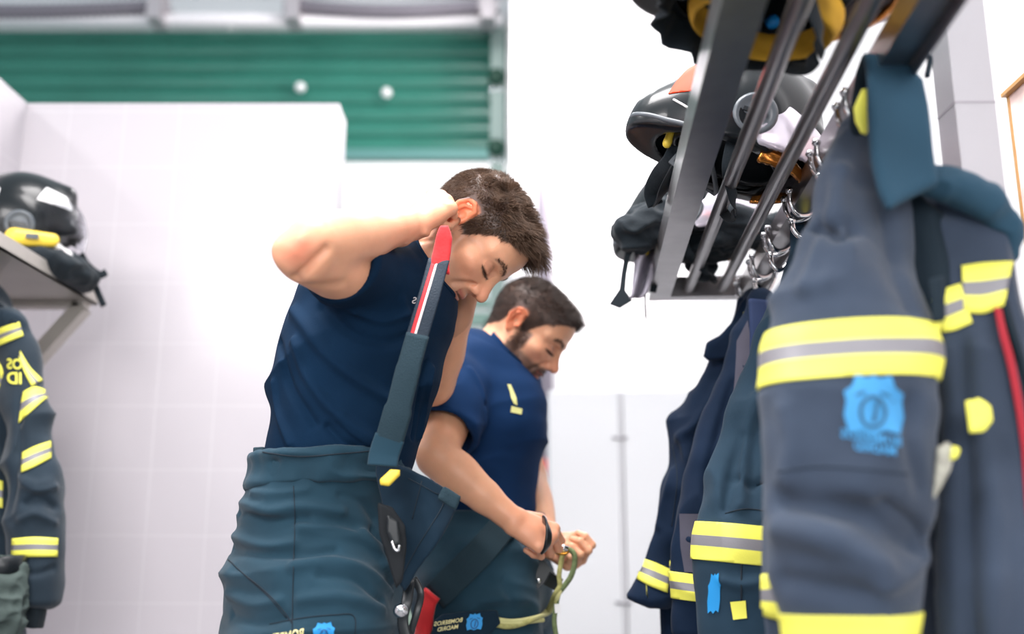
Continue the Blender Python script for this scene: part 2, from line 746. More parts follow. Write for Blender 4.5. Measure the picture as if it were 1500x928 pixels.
# ================================================================= materials
M = {}
M['white_wall'] = mat('white_wall', '#f4f2f3', .55, bump=.03, bscale=60)
M['steel'] = mat('brushed_steel', '#9a9698', .32, 1.0, bump=.05, bscale=40, aniso=(40, 2, 40), var=.12, vscale=14)
M['chrome'] = mat('chrome', '#d8d8da', .08, 1.0)
M['aluminium'] = mat('pale_metal', '#b9b4ac', .4, .6, var=.06)
M['floor'] = mat('floor_grey', '#77777a', .5, bump=.1, bscale=80, var=.1)
M['black_gloss'] = mat('black_gloss_shell', '#0c1115', .3, spec=.3, coat=.25)
M['black_plastic'] = mat('black_plastic', '#14191d', .35)
M['grey_plastic'] = mat('grey_plastic', '#50565c', .35)
M['black_cloth'] = mat('black_cloth', '#0d1a22', .85, bump=.4, bscale=250, sheen=.1)
M['orange'] = mat('orange_reflective', '#ee3d0a', .6, var=.1, vscale=40)
M['yellow_tape'] = mat('yellow_reflective_tape', '#f4ef62', .5, bump=.15, bscale=400)
M['silver_tape'] = mat('silver_reflective_tape', '#838186', .45, .1, bump=.1, bscale=400)
M['yellow_plastic'] = mat('yellow_plastic', '#e8c945', .4)
M['yellow_cloth'] = mat('yellow_cloth', '#c79a2c', .8, bump=.3, bscale=200, var=.15, vscale=20)
M['white_plastic'] = mat('white_label', '#eceaea', .4)
M['blue_dot'] = mat('blue_sticker', '#1f95e6', .4)
M['silver_visor'] = mat('silver_visor', '#cbc4cf', .22, .55, coat=.6)
M['gold_visor'] = mat('gold_visor', '#c07a35', .15, .8)
M['clear'] = mat('clear_visor', '#f4f5f8', .02, trans=1.0, ior=1.08)
M['dark_red'] = mat('dark_red', '#5a1820', .5)

# ================================================================= the setting
BK = 3.12                                # tiled partition
Xc = P(40, 150, BK)[0]
zT = P(270, 151, BK)[2]
Xe = P(497, 153, BK)[0]


def tile_mat(name, origin, h, w, col, grout, axis):
    m = bpy.data.materials.new(name); m.use_nodes = True
    nt = m.node_tree; b = nt.nodes['Principled BSDF']
    tc = nt.nodes.new('ShaderNodeTexCoord'); sp = nt.nodes.new('ShaderNodeSeparateXYZ')
    nt.links.new(tc.outputs['Object'], sp.inputs[0])
    outs = []
    for comp, size, o0 in ((axis, w, origin[0]), ('Z', h, origin[1])):
        a = nt.nodes.new('ShaderNodeMath'); a.operation = 'MULTIPLY_ADD'
        a.inputs[1].default_value = 1 / size; a.inputs[2].default_value = -o0 / size + 100
        nt.links.new(sp.outputs[comp], a.inputs[0])
        f = nt.nodes.new('ShaderNodeMath'); f.operation = 'FRACT'; nt.links.new(a.outputs[0], f.inputs[0])
        s_ = nt.nodes.new('ShaderNodeMath'); s_.operation = 'SUBTRACT'; s_.inputs[1].default_value = .5
        nt.links.new(f.outputs[0], s_.inputs[0])
        ab = nt.nodes.new('ShaderNodeMath'); ab.operation = 'ABSOLUTE'; nt.links.new(s_.outputs[0], ab.inputs[0])
        outs.append(ab)
    mx = nt.nodes.new('ShaderNodeMath'); mx.operation = 'MAXIMUM'
    nt.links.new(outs[0].outputs[0], mx.inputs[0]); nt.links.new(outs[1].outputs[0], mx.inputs[1])
    r = nt.nodes.new('ShaderNodeMapRange'); r.inputs[1].default_value = .486; r.inputs[2].default_value = .492
    nt.links.new(mx.outputs[0], r.inputs[0])
    c = nt.nodes.new('ShaderNodeMix'); c.data_type = 'RGBA'
    c.inputs[6].default_value = lin(col); c.inputs[7].default_value = lin(grout)
    nt.links.new(r.outputs[0], c.inputs[0]); nt.links.new(c.outputs[2], b.inputs['Base Color'])
    bp = nt.nodes.new('ShaderNodeBump'); bp.inputs['Strength'].default_value = .25; bp.inputs['Distance'].default_value = .002; bp.invert = True
    nt.links.new(r.outputs[0], bp.inputs['Height']); nt.links.new(bp.outputs[0], b.inputs['Normal'])
    b.inputs['Roughness'].default_value = .22
    return m


tz = P(150, 640, BK)[2]; th = P(150, 640, BK)[2] - P(150, 735, BK)[2]
tx = P(182, 640, BK)[0]; tw = P(268, 640, BK)[0] - tx
M['tile'] = tile_mat('white_tiles', (tx + tw / 2, tz + th / 2), th, tw, '#c6c0c5', '#cec9cd', 'X')
M['tile_side'] = tile_mat('white_tiles_side', (BK + tw / 2, tz + th / 2), th, tw, '#cfc9ce', '#d8d3d7', 'Y')
struct(box('floor', (-4.5, -3.5, -.1), (3.2, 7.5, 0), M['floor'], bevel=0))
struct(box('wall_back_partition', (Xc - .12, BK, 0), (Xe, BK + .15, zT), M['tile'], bevel=.004))
struct(box('wall_left', (Xc - .12, -.4, 0), (Xc, BK - .001, zT), M['tile_side'], bevel=.004))
# far end of the hall: wall with the roller-door opening
FY = 6.4
ox1 = P(742, 100, FY)[0]
oz = P(400, 36, FY)[2]
zsh = P(600, 216, FY)[2]
M['shutter'] = mat('green_shutter', '#2f7263', .28, .0, bump=.05, bscale=20, var=.08, vscale=3)
bm = bmesh.new()
bx(bm, (ox1, FY, 0), (3.2, FY + .2, 6.0))
bx(bm, (-4.5, FY, oz), (ox1, FY + .2, 6.0))
struct(bob('wall_back', bm, M['white_wall']))
# shutter: horizontally profiled slats, one sheet
slat = (oz - zsh) / 7.5
prof = []
z = zsh
while z < oz + .4:
    for (t, dy) in ((0, .0), (.06, -.012), (.3, -.02), (.7, -.022), (.93, -.014), (.97, 0), (1.0, .002)):
        prof.append((FY + .12 + dy, z + t * slat))
    z += slat
V = []; F = []
for (y, z) in prof:
    V += [(-4.5, y, z), (ox1 + .02, y, z)]
for i in range(len(prof) - 1):
    F.append((2 * i, 2 * i + 1, 2 * i + 3, 2 * i + 2))
o = struct(nob('door_1', V, F, M['shutter'], smooth=True))
box('bottom_rail', (-4.5, FY + .07, zsh - .05), (ox1, FY + .15, zsh + .02), mat('grey_green_rail', '#5d8a86', .4, .3), o)
# what is seen through the half-open door: a bright white wall of the yard with green-grey rails
struct(box('wall_back_yard', (-4.5, 7.6, 0), (3.2, 7.8, 6), M['white_wall'], bevel=0))
gr = mat('green_grey_rail', '#8fada2', .5)
for k, (ya, yb) in enumerate(((438, 449), (458, 476))):
    q0 = P(560, ya, 7.3)[2]; q1 = P(560, yb, 7.3)[2]
    t = box('guard_rail', (-1.6, 7.28, q1), (P(738, 450, 7.3)[0], 7.36, q0), gr, bevel=.008)
    tag(t, ('upper' if k == 0 else 'lower') + ' green-grey guard rail seen below the rolled green shutter', 'rail')
struct(box('wall_right', (1.02, -.4, 0), (1.14, FY, 6), M['white_wall'], bevel=0))

# door guide with green brackets and pairs of bolts
gd = empty('shutter_guide', P(728, 300, FY - .04) * A(1, 1, 0), 'pale vertical guide track at the edge of the green shutter with dark green brackets', 'guide track')
gx0, gx1 = P(714, 200, FY - .05)[0], P(739, 200, FY - .05)[0]
box('track', (gx0 + .02, FY - .05, 0), (gx1, FY - .002, oz + .05), mat('guide_grey', '#98aaa4', .5), gd)
gm = mat('dark_green_paint', '#06402f', .4)
for py in (112, 216, 478):
    p = P(727 if py < 400 else 722, py, FY - .07)
    V, F = lathe_geo([(0.005, 0), (.055, .0), (.06, .01), (.06, .06), (.05, .075), (.01, .08)], p + A(0, .05, 0), A(0, -1, 0), 20)
    br = nob('bracket', V, F, gm, gd)
    for dx in (-.028, .03):
        V, F = lathe_geo([(.003, 0), (.024, 0), (.024, .02), (.015, .028), (.003, .03)], p + A(dx, .045, -.085), A(0, -1, 0), 14)
        nob('bolt', V, F, M['chrome'], br)
# pipes and conduits above the door
pp = mat('white_pipe', '#e9e4e7', .4)
dk = mat('grey_conduit', '#77717a', .5)
Yp = FY - .25
t = tube('pipe', np.array([P(-260, 27, Yp), P(738, 30, Yp)]), .045, pp, None, 14); tag(t, 'long white pipe running just above the green shutter', 'pipe')
t = tube('pipe', np.array([P(-260, -14, Yp), P(760, -12, Yp)]), .05, pp, None, 14); tag(t, 'white pipe topmost above the green shutter, cut by the picture edge', 'pipe')
for (a, b, lab) in ((-200, 222, 'ribbed grey conduit over the shutter above the tiled partition corner'), (440, 700, 'ribbed grey conduit over the shutter above the partition end and the bowed man')):
    pts = spline(np.array([P(a + (b - a) * t, 10 + 7 * math.sin(3.1 * t), Yp - .06) for t in np.linspace(0, 1, 6)]), 26)
    rr = .047 + .008 * np.sin(np.arange(len(pts)) * 2.1)
    t = tube('conduit', pts, rr, dk, None, 12); tag(t, lab, 'conduit')
for k, (px, lab) in enumerate(((232, 'grey pipe clamp at the end of the long ribbed conduit over the partition'), (432, 'grey pipe clamp at the start of the second ribbed conduit'), (715, 'grey pipe clamp beside the white column above the shutter guide'))):
    c = P(px, 12, Yp - .04)
    bm = bmesh.new()
    bx(bm, c - A(.045, .09, .12), c + A(.045, .09, .1))
    bx(bm, c - A(.07, .05, .04), c + A(.07, .11, .03))
    t = bob('pipe_clamp', bm, mat('clamp_grey', '#b5aeb2', .5, .4), None, False, .01); tag(t, lab, 'clamp')
for (px, py, y, lab) in ((337, 40, FY - .1, 'small round white fitting hanging below the pipe over the shutter'),
                         (567, 138, FY + .03, 'small round white knob on the green shutter slats, nearer the partition end than its twin'),
                         (441, 130, FY + .05, 'faint small knob on the green shutter, left of the brighter white knob')):
    V, F = lathe_geo([(.004, 0), (.03, 0), (.038, .02), (.034, .04), (.02, .055), (.003, .06)], P(px, py, y), A(0, -1, 0), 18)
    t = nob('round_fitting', V, F, M['white_plastic']); tag(t, lab, 'fitting')
# white column with downpipes
struct(box('column_1', (P(748, 300, 5.6)[0], 5.6, 0), (P(815, 300, 5.6)[0], 6.39, 6), M['white_wall'], bevel=.01))
cp = mat('grey_pink_pipe', '#8f8792', .5)
t = tube('downpipe', np.array([(P(797, 300, 5.5)[0], 5.5, 0), (P(797, 300, 5.5)[0], 5.5, 5)]), .042, cp, None, 18); tag(t, 'grey vertical downpipe on the white column behind the bearded man', 'pipe')
t = tube('downpipe', np.array([(P(757, 300, 5.52)[0], 5.52, 0), (P(757, 300, 5.52)[0], 5.52, 5)]), .022, pp, None, 14); tag(t, 'thin white vertical pipe on the white column next to the green shutter', 'pipe')
# lamp at the top edge
lm = mat('lamp_glow', '#ffffff', .4, emit=6)
lp = empty('ceiling_lamp', P(800, -2, 5.2), 'round white lamp hanging at the very top in front of the white column', 'lamp')
V, F = lathe_geo([(.01, -.09), (.05, -.085), (.085, -.04), (.09, 0), (.07, .03), (.02, .04)], P(800, -2, 5.2), A(0, 0, 1), 24)
nob('lamp_globe', V, F, lm, lp)
V, F = lathe_geo([(.012, .03), (.05, .04), (.05, .09), (.012, .1), (.012, 1.2)], P(800, -2, 5.2), A(0, 0, 1), 16)
nob('lamp_stem', V, F, pp, lp)
# white cabinet on the far wall, right of the men
lk = mat('locker_white', '#eeedef', .5)
Yk = 4.3
zk = P(900, 570, Yk)[2]
for k, (a, b, lab) in enumerate(((806, 911, 'tall white cabinet behind the rope, left of the door gap'), (912, 1090, 'tall white cabinet behind the hanging jackets'))):
    x0, x1 = P(a, 700, Yk)[0] + (.009 if k else 0), P(b, 700, Yk)[0] - (0 if k else .009)
    x1e = x1
    e = empty('cabinet', ((x0 + x1) / 2, Yk, 0), lab, 'cabinet')
    box('carcass', (x0, Yk + .02, 0), (x1 - .001, Yk + .4, zk), lk, e)
    box('door', (x0 + .002, Yk, .05), (x1 - .003, Yk + .019, zk - .01), lk, e)
    if k == 0:
        box('gap_strip', (x1 - .001, Yk + .002, .05), (x1 + .017, Yk + .019, zk - .01), mat('strip_grey', '#d9d7da', .5), e, .001)  # pale grey strip stands in for the faint shade of the door gap
        for py in (641, 882):
            z = P(911, py, Yk)[2]
            h = tube('hinge', np.array([(x1 - .03, Yk - .004, z), (x1 + .035, Yk - .004, z)]), .007, mat('hinge_grey', '#b9b6ba', .4, .5), e)
# orange and blue tool hanging on the column side
tl = empty('hanging_marker', P(803, 720, 5.0), 'slim orange and blue rod standing upright behind the man with the rope', 'rod')
tube('orange_sleeve', np.array([P(803, 672, 5.0), P(803, 711, 5.0)]), .019, M['orange'], tl, 14)
tube('blue_pole', np.array([P(802, 711, 5.0), A(P(802, 711, 5.0)[0], 5.0, 0.0)]), .017, mat('blue_pole', '#5f86b0', .4), tl, 14)
# framed picture on the right wall
pc = empty('framed_picture', (1.015, 1.9, 1.7), 'framed pale pink picture on the wall beside the steel post', 'picture')
zf = 1.0 + (PX(1480, 138, 1.015)[2] - 1.0)
yf = PX(1480, 138, 1.015)[1]
bm = bmesh.new()
yn = yf - .75; zb = zf - .62
bx(bm, (.995, yn, zf - .008), (1.019, yf, zf)); bx(bm, (.995, yn, zb), (1.019, yf, zb + .008))
bx(bm, (.995, yn, zb + .008), (1.019, yn + .008, zf - .008)); bx(bm, (1.006, yf - .008, zb + .008), (1.019, yf, zf - .008))
bob('picture_frame', bm, mat('tan_wood', '#b98a50', .4), pc, False, .001)
pm = mat('pink_print', '#f0d3cd', .5, var=.35, vscale=9)
box('print', (1.008, yn + .007, zb + .007), (1.018, yf - .007, zf - .007), pm, pc, 0)
# ================================================================= stainless rack over the hooks
ZR = 1.607
RD = nrm(ray(862, 800) * A(1, 1, 0))          # along the rack, away from us
RS = A(RD[1], -RD[0], 0)                      # across, to the right
fo = PZ(950, 441, ZR); fi = PZ(1101, 441, ZR)
WR = (fi - fo) @ RS
LEN = 2.9


def rk(s, d, z=0.0):
    """s across from the outer corner, d back from the far end towards us"""
    return fo + RS * s - RD * d + A(0, 0, z)


rack = empty('helmet_rack', rk(WR, 1.2) * A(1, 1, 0), 'brushed steel overhead rack of rails and tubes carrying the helmets on the right', 'rack')
bm = bmesh.new(); obox(bm, rk(.026, 0, .026), rk(.026, LEN, .026), RS, .052, .052)
bob('front_rail', bm, M['steel'], rack, False, .005)
bm = bmesh.new(); obox(bm, rk(WR - .019, 0, .02), rk(WR - .019, LEN, .02), RS, .038, .04)
bob('back_rail', bm, M['steel'], rack, False, .004)
bm = bmesh.new(); obox(bm, rk(.052, .021, .026), rk(WR + .012, .021, .026), RD, .042, .052)
bob('end_rail', bm, M['steel'], rack, False, .004)
for f in (.375, .69):
    V, F = tube_geo(np.array([rk(WR * f, .03, .02), rk(WR * f, LEN, .02)]), .0135, 18)
    nob('tube', V, F, M['steel'], rack)
# hook plate hanging below the back rail
bm = bmesh.new(); obox(bm, rk(WR + .004, .0, .008), rk(WR + .004, LEN, .008), RS, .004, .05)
bob('hook_plate', bm, M['steel'], rack, False, .001)
# upright post
pp0 = P(1434, 200, 1.36)
pz = pp0 * A(1, 1, 0)
bm = bmesh.new()
bx(bm, (pz[0] - .03, pz[1], 0), (pz[0] + .03, pz[1] + .06, 2.3))
pst = bob('post', bm, mat('post_steel', '#a5a3a7', .4, .8, bump=.04, bscale=30, aniso=(30, 30, 2)), rack, False, .004)
zz = P(1434, 149, 1.36)[2]
box('weld_seam', (pz[0] - .0305, pz[1] - .0006, zz - .0015), (pz[0] + .0305, pz[1] + .0606, zz + .0015), mat('seam_grey', '#98949a', .5, .5), pst, 0)

def hook_geo():
    """double coat hook in local space: x away from the plate, y along the plate, z up"""
    parts = []
    for sy in (-1, 1):
        pts = spline(A([0, sy * .004, .008], [.022, sy * .012, -.012], [.045, sy * .02, -.014], [.058, sy * .024, .006], [.06, sy * .026, .03]), 6)
        parts.append(tube_geo(pts, np.linspace(.0055, .0048, len(pts)), 10))
        parts.append(lathe_geo([(.001, -.008), (.006, -.006), (.0085, 0), (.006, .006), (.001, .008)], A(.06, sy * .026, .034), A(0, 0, 1), 12))
    pts = spline(A([0, 0, -.01], [.018, 0, -.045], [.036, 0, -.056], [.05, 0, -.042], [.053, 0, -.024]), 6)
    parts.append(tube_geo(pts, .0055, 10))
    parts.append(lathe_geo([(.001, -.008), (.006, -.006), (.0085, 0), (.006, .006), (.001, .008)], A(.053, 0, -.02), A(0, 0, 1), 12))
    return merge(*parts)


hg = hook_geo()
pgm = lathe_geo([(.002, 0), (.016, 0), (.018, .002), (.016, .006), (.002, .007)], A(0, 0, 0), A(1, 0, 0), 18)
hooks = []
ang = math.atan2(RS[1], RS[0])
hk = empty('coat_hook', (0, 0, 0), 'x', 'hook', 'chrome hooks under the rack')
nob('prongs', hg[0], hg[1], M['chrome'], hk)
nob('rosette', pgm[0], pgm[1], M['chrome'], hk)
HD = [.10, .30, .50, .72, .94, 1.12]
HL = ['chrome double hook holding the farthest jacket at the end of the rack', 'chrome double hook second from the far end of the rack',
      'chrome double hook third from the far end, just above the sleeve edge', 'chrome double hook fourth from the far end, beside the nearest jacket shoulder',
      'chrome double hook behind the collar of the nearest jacket', 'chrome double hook beside the steel post above the nearest jacket']
for i, d in enumerate(HD):
    h = hk if i == 0 else dup(hk)
    h['label'] = HL[i]
    h.location = tuple(rk(WR + .002, d, -.012)); h.scale = (.9, .9, .9); h.rotation_euler = (0, 0, ang + math.pi)
    hooks.append(h)

# ================================================================= helmets


def helmet_parts(shell_m, name, label, group, visor=True, lamp=True, orange=True, curtain=True, white_label=False):
    """x = front, y = wearer's left, z = up; rests near z = -0.10"""
    e = empty(name, (0, 0, 0), label, 'helmet', group)
    F = Field((-.21, -.17, -.15), (.2, .17, .19), .004)
    F.ell((0, 0, 0), (.15, .125, .15), .01)
    F.ell((-.03, 0, .0), (.135, .122, .14), .04)
    F.cone((-.11, 0, .06), (.07, 0, .135), .018, .016, .05)              # crest ridge
    F.cone((-.06, 0, -.03), (-.135, 0, -.06), .11, .085, .05)            # nape sweep
    for sy in (1, -1):
        F.ell((.01, sy * .112, -.035), (.07, .022, .07), .03)            # ear domes
    F.cone((.13, -.05, .02), (.13, .05, .02), .022, .022, .03)
    # opening below: flat at the sides, raised at the brow
    F.plane((-.05, 0, -.085), (.12, 0, -1), .006)
    F.ell((.17, 0, -.10), (.16, .118, .125), .02, '-')                   # face opening
    F.shell(.012)
    F.ell((-.02, 0, -.055), (.135, .105, .09), .006, '-')
    S = Surf(F, 2); S.bvh()
    shell = S.ob('shell', shell_m, e)
    # rim trim following the lower edge at the back
    th = np.linspace(math.radians(62), math.radians(298), 40)
    rim = []
    for a in th:
        d = A(math.cos(a), math.sin(a), 0)
        p = A(-.02, 0, -.078) + d * .2
        r = S._b.ray_cast(Vector(A(-.02, 0, -.08 - .0) + d * .24), Vector(-d))
        if r[0] is not None:
            rim.append(np.array(r[0]) - d * .003)
    if len(rim) > 6:
        rim = spline(np.array(rim)[::2], 3)
        tube('rim_trim', rim, .0055, M['grey_plastic'], shell, 8)
    # inner padding and head band
    G = Field((-.17, -.13, -.13), (.15, .13, .14), .005)
    G.ell((-.015, 0, -.005), (.125, .102, .128), .01); G.plane((0, 0, -.07), (.1, 0, -1), .006)
    G.ell((-.01, 0, -.055), (.1, .082, .11), .01, '-')
    Surf(G, 1).ob('liner', M['black_plastic'], e)
    for sy in (1, -1):
        V, F2 = lathe_geo([(.004, -.004), (.036, -.004), (.041, .002), (.041, .014), (.034, .019), (.029, .014), (.02, .015), (.004, .016)], A(.022, sy * .124, -.02), A(.1, sy, -.1), 26)
        k = nob('side_disc', V, F2, M['grey_plastic'], e)
        bm = bmesh.new(); obox(bm, A(.0, sy * .142, -.023), A(.044, sy * .138, -.017), A(0, 0, 1), .008, .006)
        bob('grip_bar', bm, M['black_plastic'], k, False, .002)
        # lower trim line on the side
        pts = []
        for t in np.linspace(0, 1, 14):
            p, n = S.near(A(-.15 + .2 * t, sy * .13, -.045 + .035 * t - .03 * math.sin(3.1 * t)), .001)
            pts.append(p)
        tube('trim_line', spline(np.array(pts), 3), .0022, M['white_plastic'], shell, 6)
        # chin strap
        pts = spline(A([.0, sy * .098, -.06], [.02, sy * .09, -.12], [.05, sy * .05, -.15], [.06, sy * .004, -.155]), 8)
        ribbon('chin_strap', pts, .02, .003, A(0, sy, .2), M['black_cloth'], e)
    if orange:
        for sy in (1, -1):
            S.slab('reflective_label', [((0, 0, .058), (0, 0, 1)), ((0, 0, .008), (.25, 0, -1)), ((-.055, 0, 0), (1, 0, .3)), ((-.15, 0, 0), (-1, 0, 0)), ((0, sy * .02, 0), (0, -sy, 0))],
                   M['orange'] if not white_label else M['white_plastic'], shell, .0018, .002,
                   keep=lambda V, N: ((V[:, 0] ** 2 + V[:, 1] ** 2 + V[:, 2] ** 2) > .118 ** 2) & (np.einsum('ij,ij->i', V, N) > 0))
    if white_label:
        S.slab('front_label', [((0, 0, .115), (0, 0, 1)), ((0, 0, .06), (.2, 0, -1)), ((.03, 0, 0), (-1, 0, 0)), ((0, -.05, 0), (0, 1, 0))],
               M['white_plastic'], shell, .0018, .002, keep=lambda V, N: (np.einsum('ij,ij->i', V, N) > 0) & ((V ** 2).sum(1) > .118 ** 2))
    if visor:
        G = Field((-.05, -.17, -.16), (.22, .17, .13), .004)
        G.ell((.02, 0, -.03), (.166, .137, .124), .01)
        G.shell(.011)
        G.plane((.05, 0, 0), (-1, 0, .25), .003); G.plane((0, 0, .045), (.15, 0, 1), .003); G.plane((0, 0, -.085), (.28, 0, -1), .003)
        Surf(G, 2).ob('face_shield', M['silver_visor'], e)
        G = Field((-.02, -.15, -.16), (.2, .15, .05), .004)
        G.ell((.015, 0, -.05), (.142, .116, .092), .01); G.shell(.011)
        G.plane((.06, 0, 0), (-1, 0, 0), .003); G.plane((0, 0, -.105), (.3, 0, -1), .003); G.plane((0, 0, -.045), (0, 0, 1), .003)
        Surf(G, 2).ob('inner_visor', M['gold_visor'], e)
    if lamp:
        G = Field((-.02, -.19, -.11), (.16, -.08, .02), .003)
        G.cone((.03, -.15, -.062), (.118, -.128, -.03), .026, .02, .004, ax=A(0, 1, 0), fl=1.4)
        L = Surf(G, 1).ob('lamp_holder', M['yellow_plastic'], e)
        bm = bmesh.new(); obox(bm, A(.06, -.166, -.05), A(.09, -.158, -.038), A(0, 0, 1), .014, .012)
        bob('switch', bm, M['grey_plastic'], L, False, .003)
    # ratchet toggles inside the nape
    G = Field((-.15, -.08, -.13), (-.07, .08, -.02), .003)
    G.chain([(-.118, -.03, -.05), (-.122, -.028, -.075), (-.118, -.024, -.095)], [.005, .0075, .009], .004)
    G.chain([(-.118, -.005, -.05), (-.124, -.006, -.08)], [.005, .009], .004)
    Surf(G, 1).ob('ratchet_toggle', M['yellow_plastic'], e)
    return e, S


def curtain(e, seed, drop=.1, back=True, col='black_cloth'):
    """cloth neck curtain around the back and sides"""
    V = []; F = []
    th = np.linspace(math.radians(50), math.radians(310), 60); nz = 9
    r0 = np.random.default_rng(seed)
    ph = r0.uniform(0, 6)
    for t in (0, 1):
        for i, a in enumerate(th):
            for k in range(nz):
                f = k / (nz - 1)
                rx = .118 + .02 * f + .012 * f * math.sin(7 * a + ph) + .008 * f * math.sin(17 * a + ph * 2)
                ry = .098 + .015 * f + .012 * f * math.sin(7 * a + ph) + .008 * f * math.sin(17 * a + ph * 2)
                s = 1 - .03 * t
                z = -.06 - drop * f * (1 + .15 * math.sin(3 * a + ph)) - .0
                V.append((-.03 + rx * math.cos(a) * s, ry * math.sin(a) * s, z))
    n = len(th) * nz
    for i in range(len(th) - 1):
        for k in range(nz - 1):
            a, b, c, d = i * nz + k, (i + 1) * nz + k, (i + 1) * nz + k + 1, i * nz + k + 1
            F.append((a, b, c, d)); F.append((n + d, n + c, n + b, n + a))
    for i in range(len(th) - 1):
        a, b = i * nz + nz - 1, (i + 1) * nz + nz - 1
        F.append((a, b, n + b, n + a)); a, b = i * nz, (i + 1) * nz
        F.append((b, a, n + a, n + b))
    for i in (0, len(th) - 1):
        for k in range(nz - 1):
            a, b = i * nz + k, i * nz + k + 1
            F.append((a, b, n + b, n + a))
    return nob('neck_curtain', V, F, M[col], e)


def pose(e, loc, fwd, up, s=1.0):
    x = nrm(fwd); z = nrm(np.asarray(up) - x * (np.asarray(up) @ x)); y = np.cross(z, x)
    mtx = Matrix(((x[0] * s, y[0] * s, z[0] * s, loc[0]), (x[1] * s, y[1] * s, z[1] * s, loc[1]), (x[2] * s, y[2] * s, z[2] * s, loc[2]), (0, 0, 0, 1)))
    e.matrix_world = mtx
    e.location = mtx.to_translation(); e.rotation_euler = mtx.to_euler(); e.scale = (s, s, s)


# the helmet in the middle of the rack: front to the wall, nape towards the room
h1, S1 = helmet_parts(M['black_gloss'], 'fire_helmet', 'black fire helmet with orange label resting in the middle of the steel rack', 'fire helmets', lamp=False)
gx, gy = text_geo('SO', .03, True)
V = []
for (x, y) in gx:
    p, n = S1.near(A(-.135 + x * .6, -.09 + x * .5, .005 + y), .0016); V.append(p)
nob('lettering', V, gy, M['white_plastic'], [c for c in h1.children if c.name.startswith('shell')][0])
pose(h1, rk(WR * .53, .72, .14), nrm(RS - .58 * A(0, 0, 1) - RD * .12), A(.5, .0, 1), .95)

# far helmet, lying under cloth and straps at the end of the rack
h2 = dup(h1, 'black fire helmet farthest along the rack above the gloves and straps')
for c_ in list(h2.children):
    for d_ in list(c_.children):
        if d_.name.startswith(('reflective_label', 'lettering')):
            bpy.data.objects.remove(d_)
    if c_.name.startswith('lamp_holder'):
        for d_ in list(c_.children):
            bpy.data.objects.remove(d_)
        bpy.data.objects.remove(c_)
pose(h2, rk(WR * .40, .2, .15), nrm(RS * .9 - RD * .4 + A(0, 0, -.12)), A(.12, 0, 1), .92)

# near helmet at the top of the picture with yellow lining
h3, S3 = helmet_parts(M['black_gloss'], 'fire_helmet', 'black fire helmet with blue round sticker at the top edge, nearest on the rack', 'fire helmets', lamp=False)
curtain(h3, 8, .075)
G = Field((-.16, -.13, -.19), (.14, .13, -.05), .004)
G.ell((-.02, 0, -.1), (.105, .088, .075), .01); G.ell((-.02, 0, -.1), (.094, .077, .1), .01, '-'); G.plane((0, 0, -.085), (0, 0, 1), .004)
G.ell((.0, -.085, -.135), (.022, .03, .018), .006, '-')
ln = Surf(G, 2); ln.noise(.003, (30, 30, 60), 4)
ln.ob('yellow_lining', M['yellow_cloth'], h3)
pose(h3, rk(WR * .5, 1.22, .2), nrm(RS - .22 * A(0, 0, 1) + RD * .02), A(.2, 0, 1), 1.0)
bpy.context.view_layer.update()
ok_, loc_, n_, _, ob_, _ = bpy.context.scene.ray_cast(bpy.context.evaluated_depsgraph_get(), Vector(CAM), Vector(nrm(ray(1131, 32))))
print('sticker on', ob_.name if ok_ else None)
if ok_:
    n_ = np.array(n_); n_ = n_ if n_ @ ray(1131, 32) < 0 else -n_
    V, F = lathe_geo([(.001, 0), (.0095, 0), (.0105, .001), (.001, .0025)], np.array(loc_) + n_ * .0008, n_, 20)
    st_ = nob('round_sticker', V, F, M['blue_dot'])
    st_.parent = h3; st_.matrix_parent_inverse = h3.matrix_world.inverted()

# gloves and loose straps at the far end of the rack


def glove(name, label, pts_palm, fingers, seed, mm=None):
    lo = np.min(pts_palm + [f[-1] for f in fingers], 0) - .07; hi = np.max(pts_palm + [f[-1] for f in fingers], 0) + .07
    G = Field(lo, hi, .004)
    G.chain(pts_palm, [.048, .05, .046][:len(pts_palm)], .02, ax=A(0, .2, 1), fl=1.5)
    for f in fingers:
        G.chain(f, [.018, .017, .014][:len(f)], .012)
    S = Surf(G, 1); S.noise(.005, (45, 45, 45), seed).ridge(.007, (24, 40, 40), seed + 1)
    e = empty(name, pts_palm[0], label, 'glove')
    S.ob('glove_body', mm or M['black_cloth'], e)
    c0, c1 = np.asarray(pts_palm[0]), np.asarray(pts_palm[1])
    d = nrm(c0 - c1)
    V, F = lathe_geo([(.044, -.006), (.049, 0), (.05, .03), (.046, .034), (.03, .03)], c0, d, 20)
    nob('cuff', V, F, M['black_plastic'], e)
    return e


def fr(px, py, d):
    """point seen at a picture position in the vertical plane a distance d back from the rack's far end"""
    o_ = rk(0, d); r_ = ray(px, py)
    t = ((o_ - CAM) @ RD) / (r_ @ RD)
    return CAM + r_ * t


glove('work_glove', 'black padded glove bunched over the front rail at the far end of the rack',
      [fr(985, 310, .3), fr(950, 325, .34), fr(928, 338, .36)],
      [[fr(940, 328, .36), fr(922, 345, .36), fr(912, 342, .36)], [fr(945, 335, .35), fr(925, 358, .36)], [fr(955, 345, .34), fr(940, 362, .35)]], 5)
glove('work_glove', 'black padded glove lying on the tubes with its wrist at the back rail',
      [fr(1128, 340, .27), fr(1090, 335, .28), fr(1062, 322, .3)],
      [[fr(1065, 318, .3), fr(1040, 300, .3), fr(1022, 300, .3)], [fr(1062, 330, .3), fr(1035, 322, .3)], [fr(1075, 345, .28), fr(1050, 350, .3)]], 9)
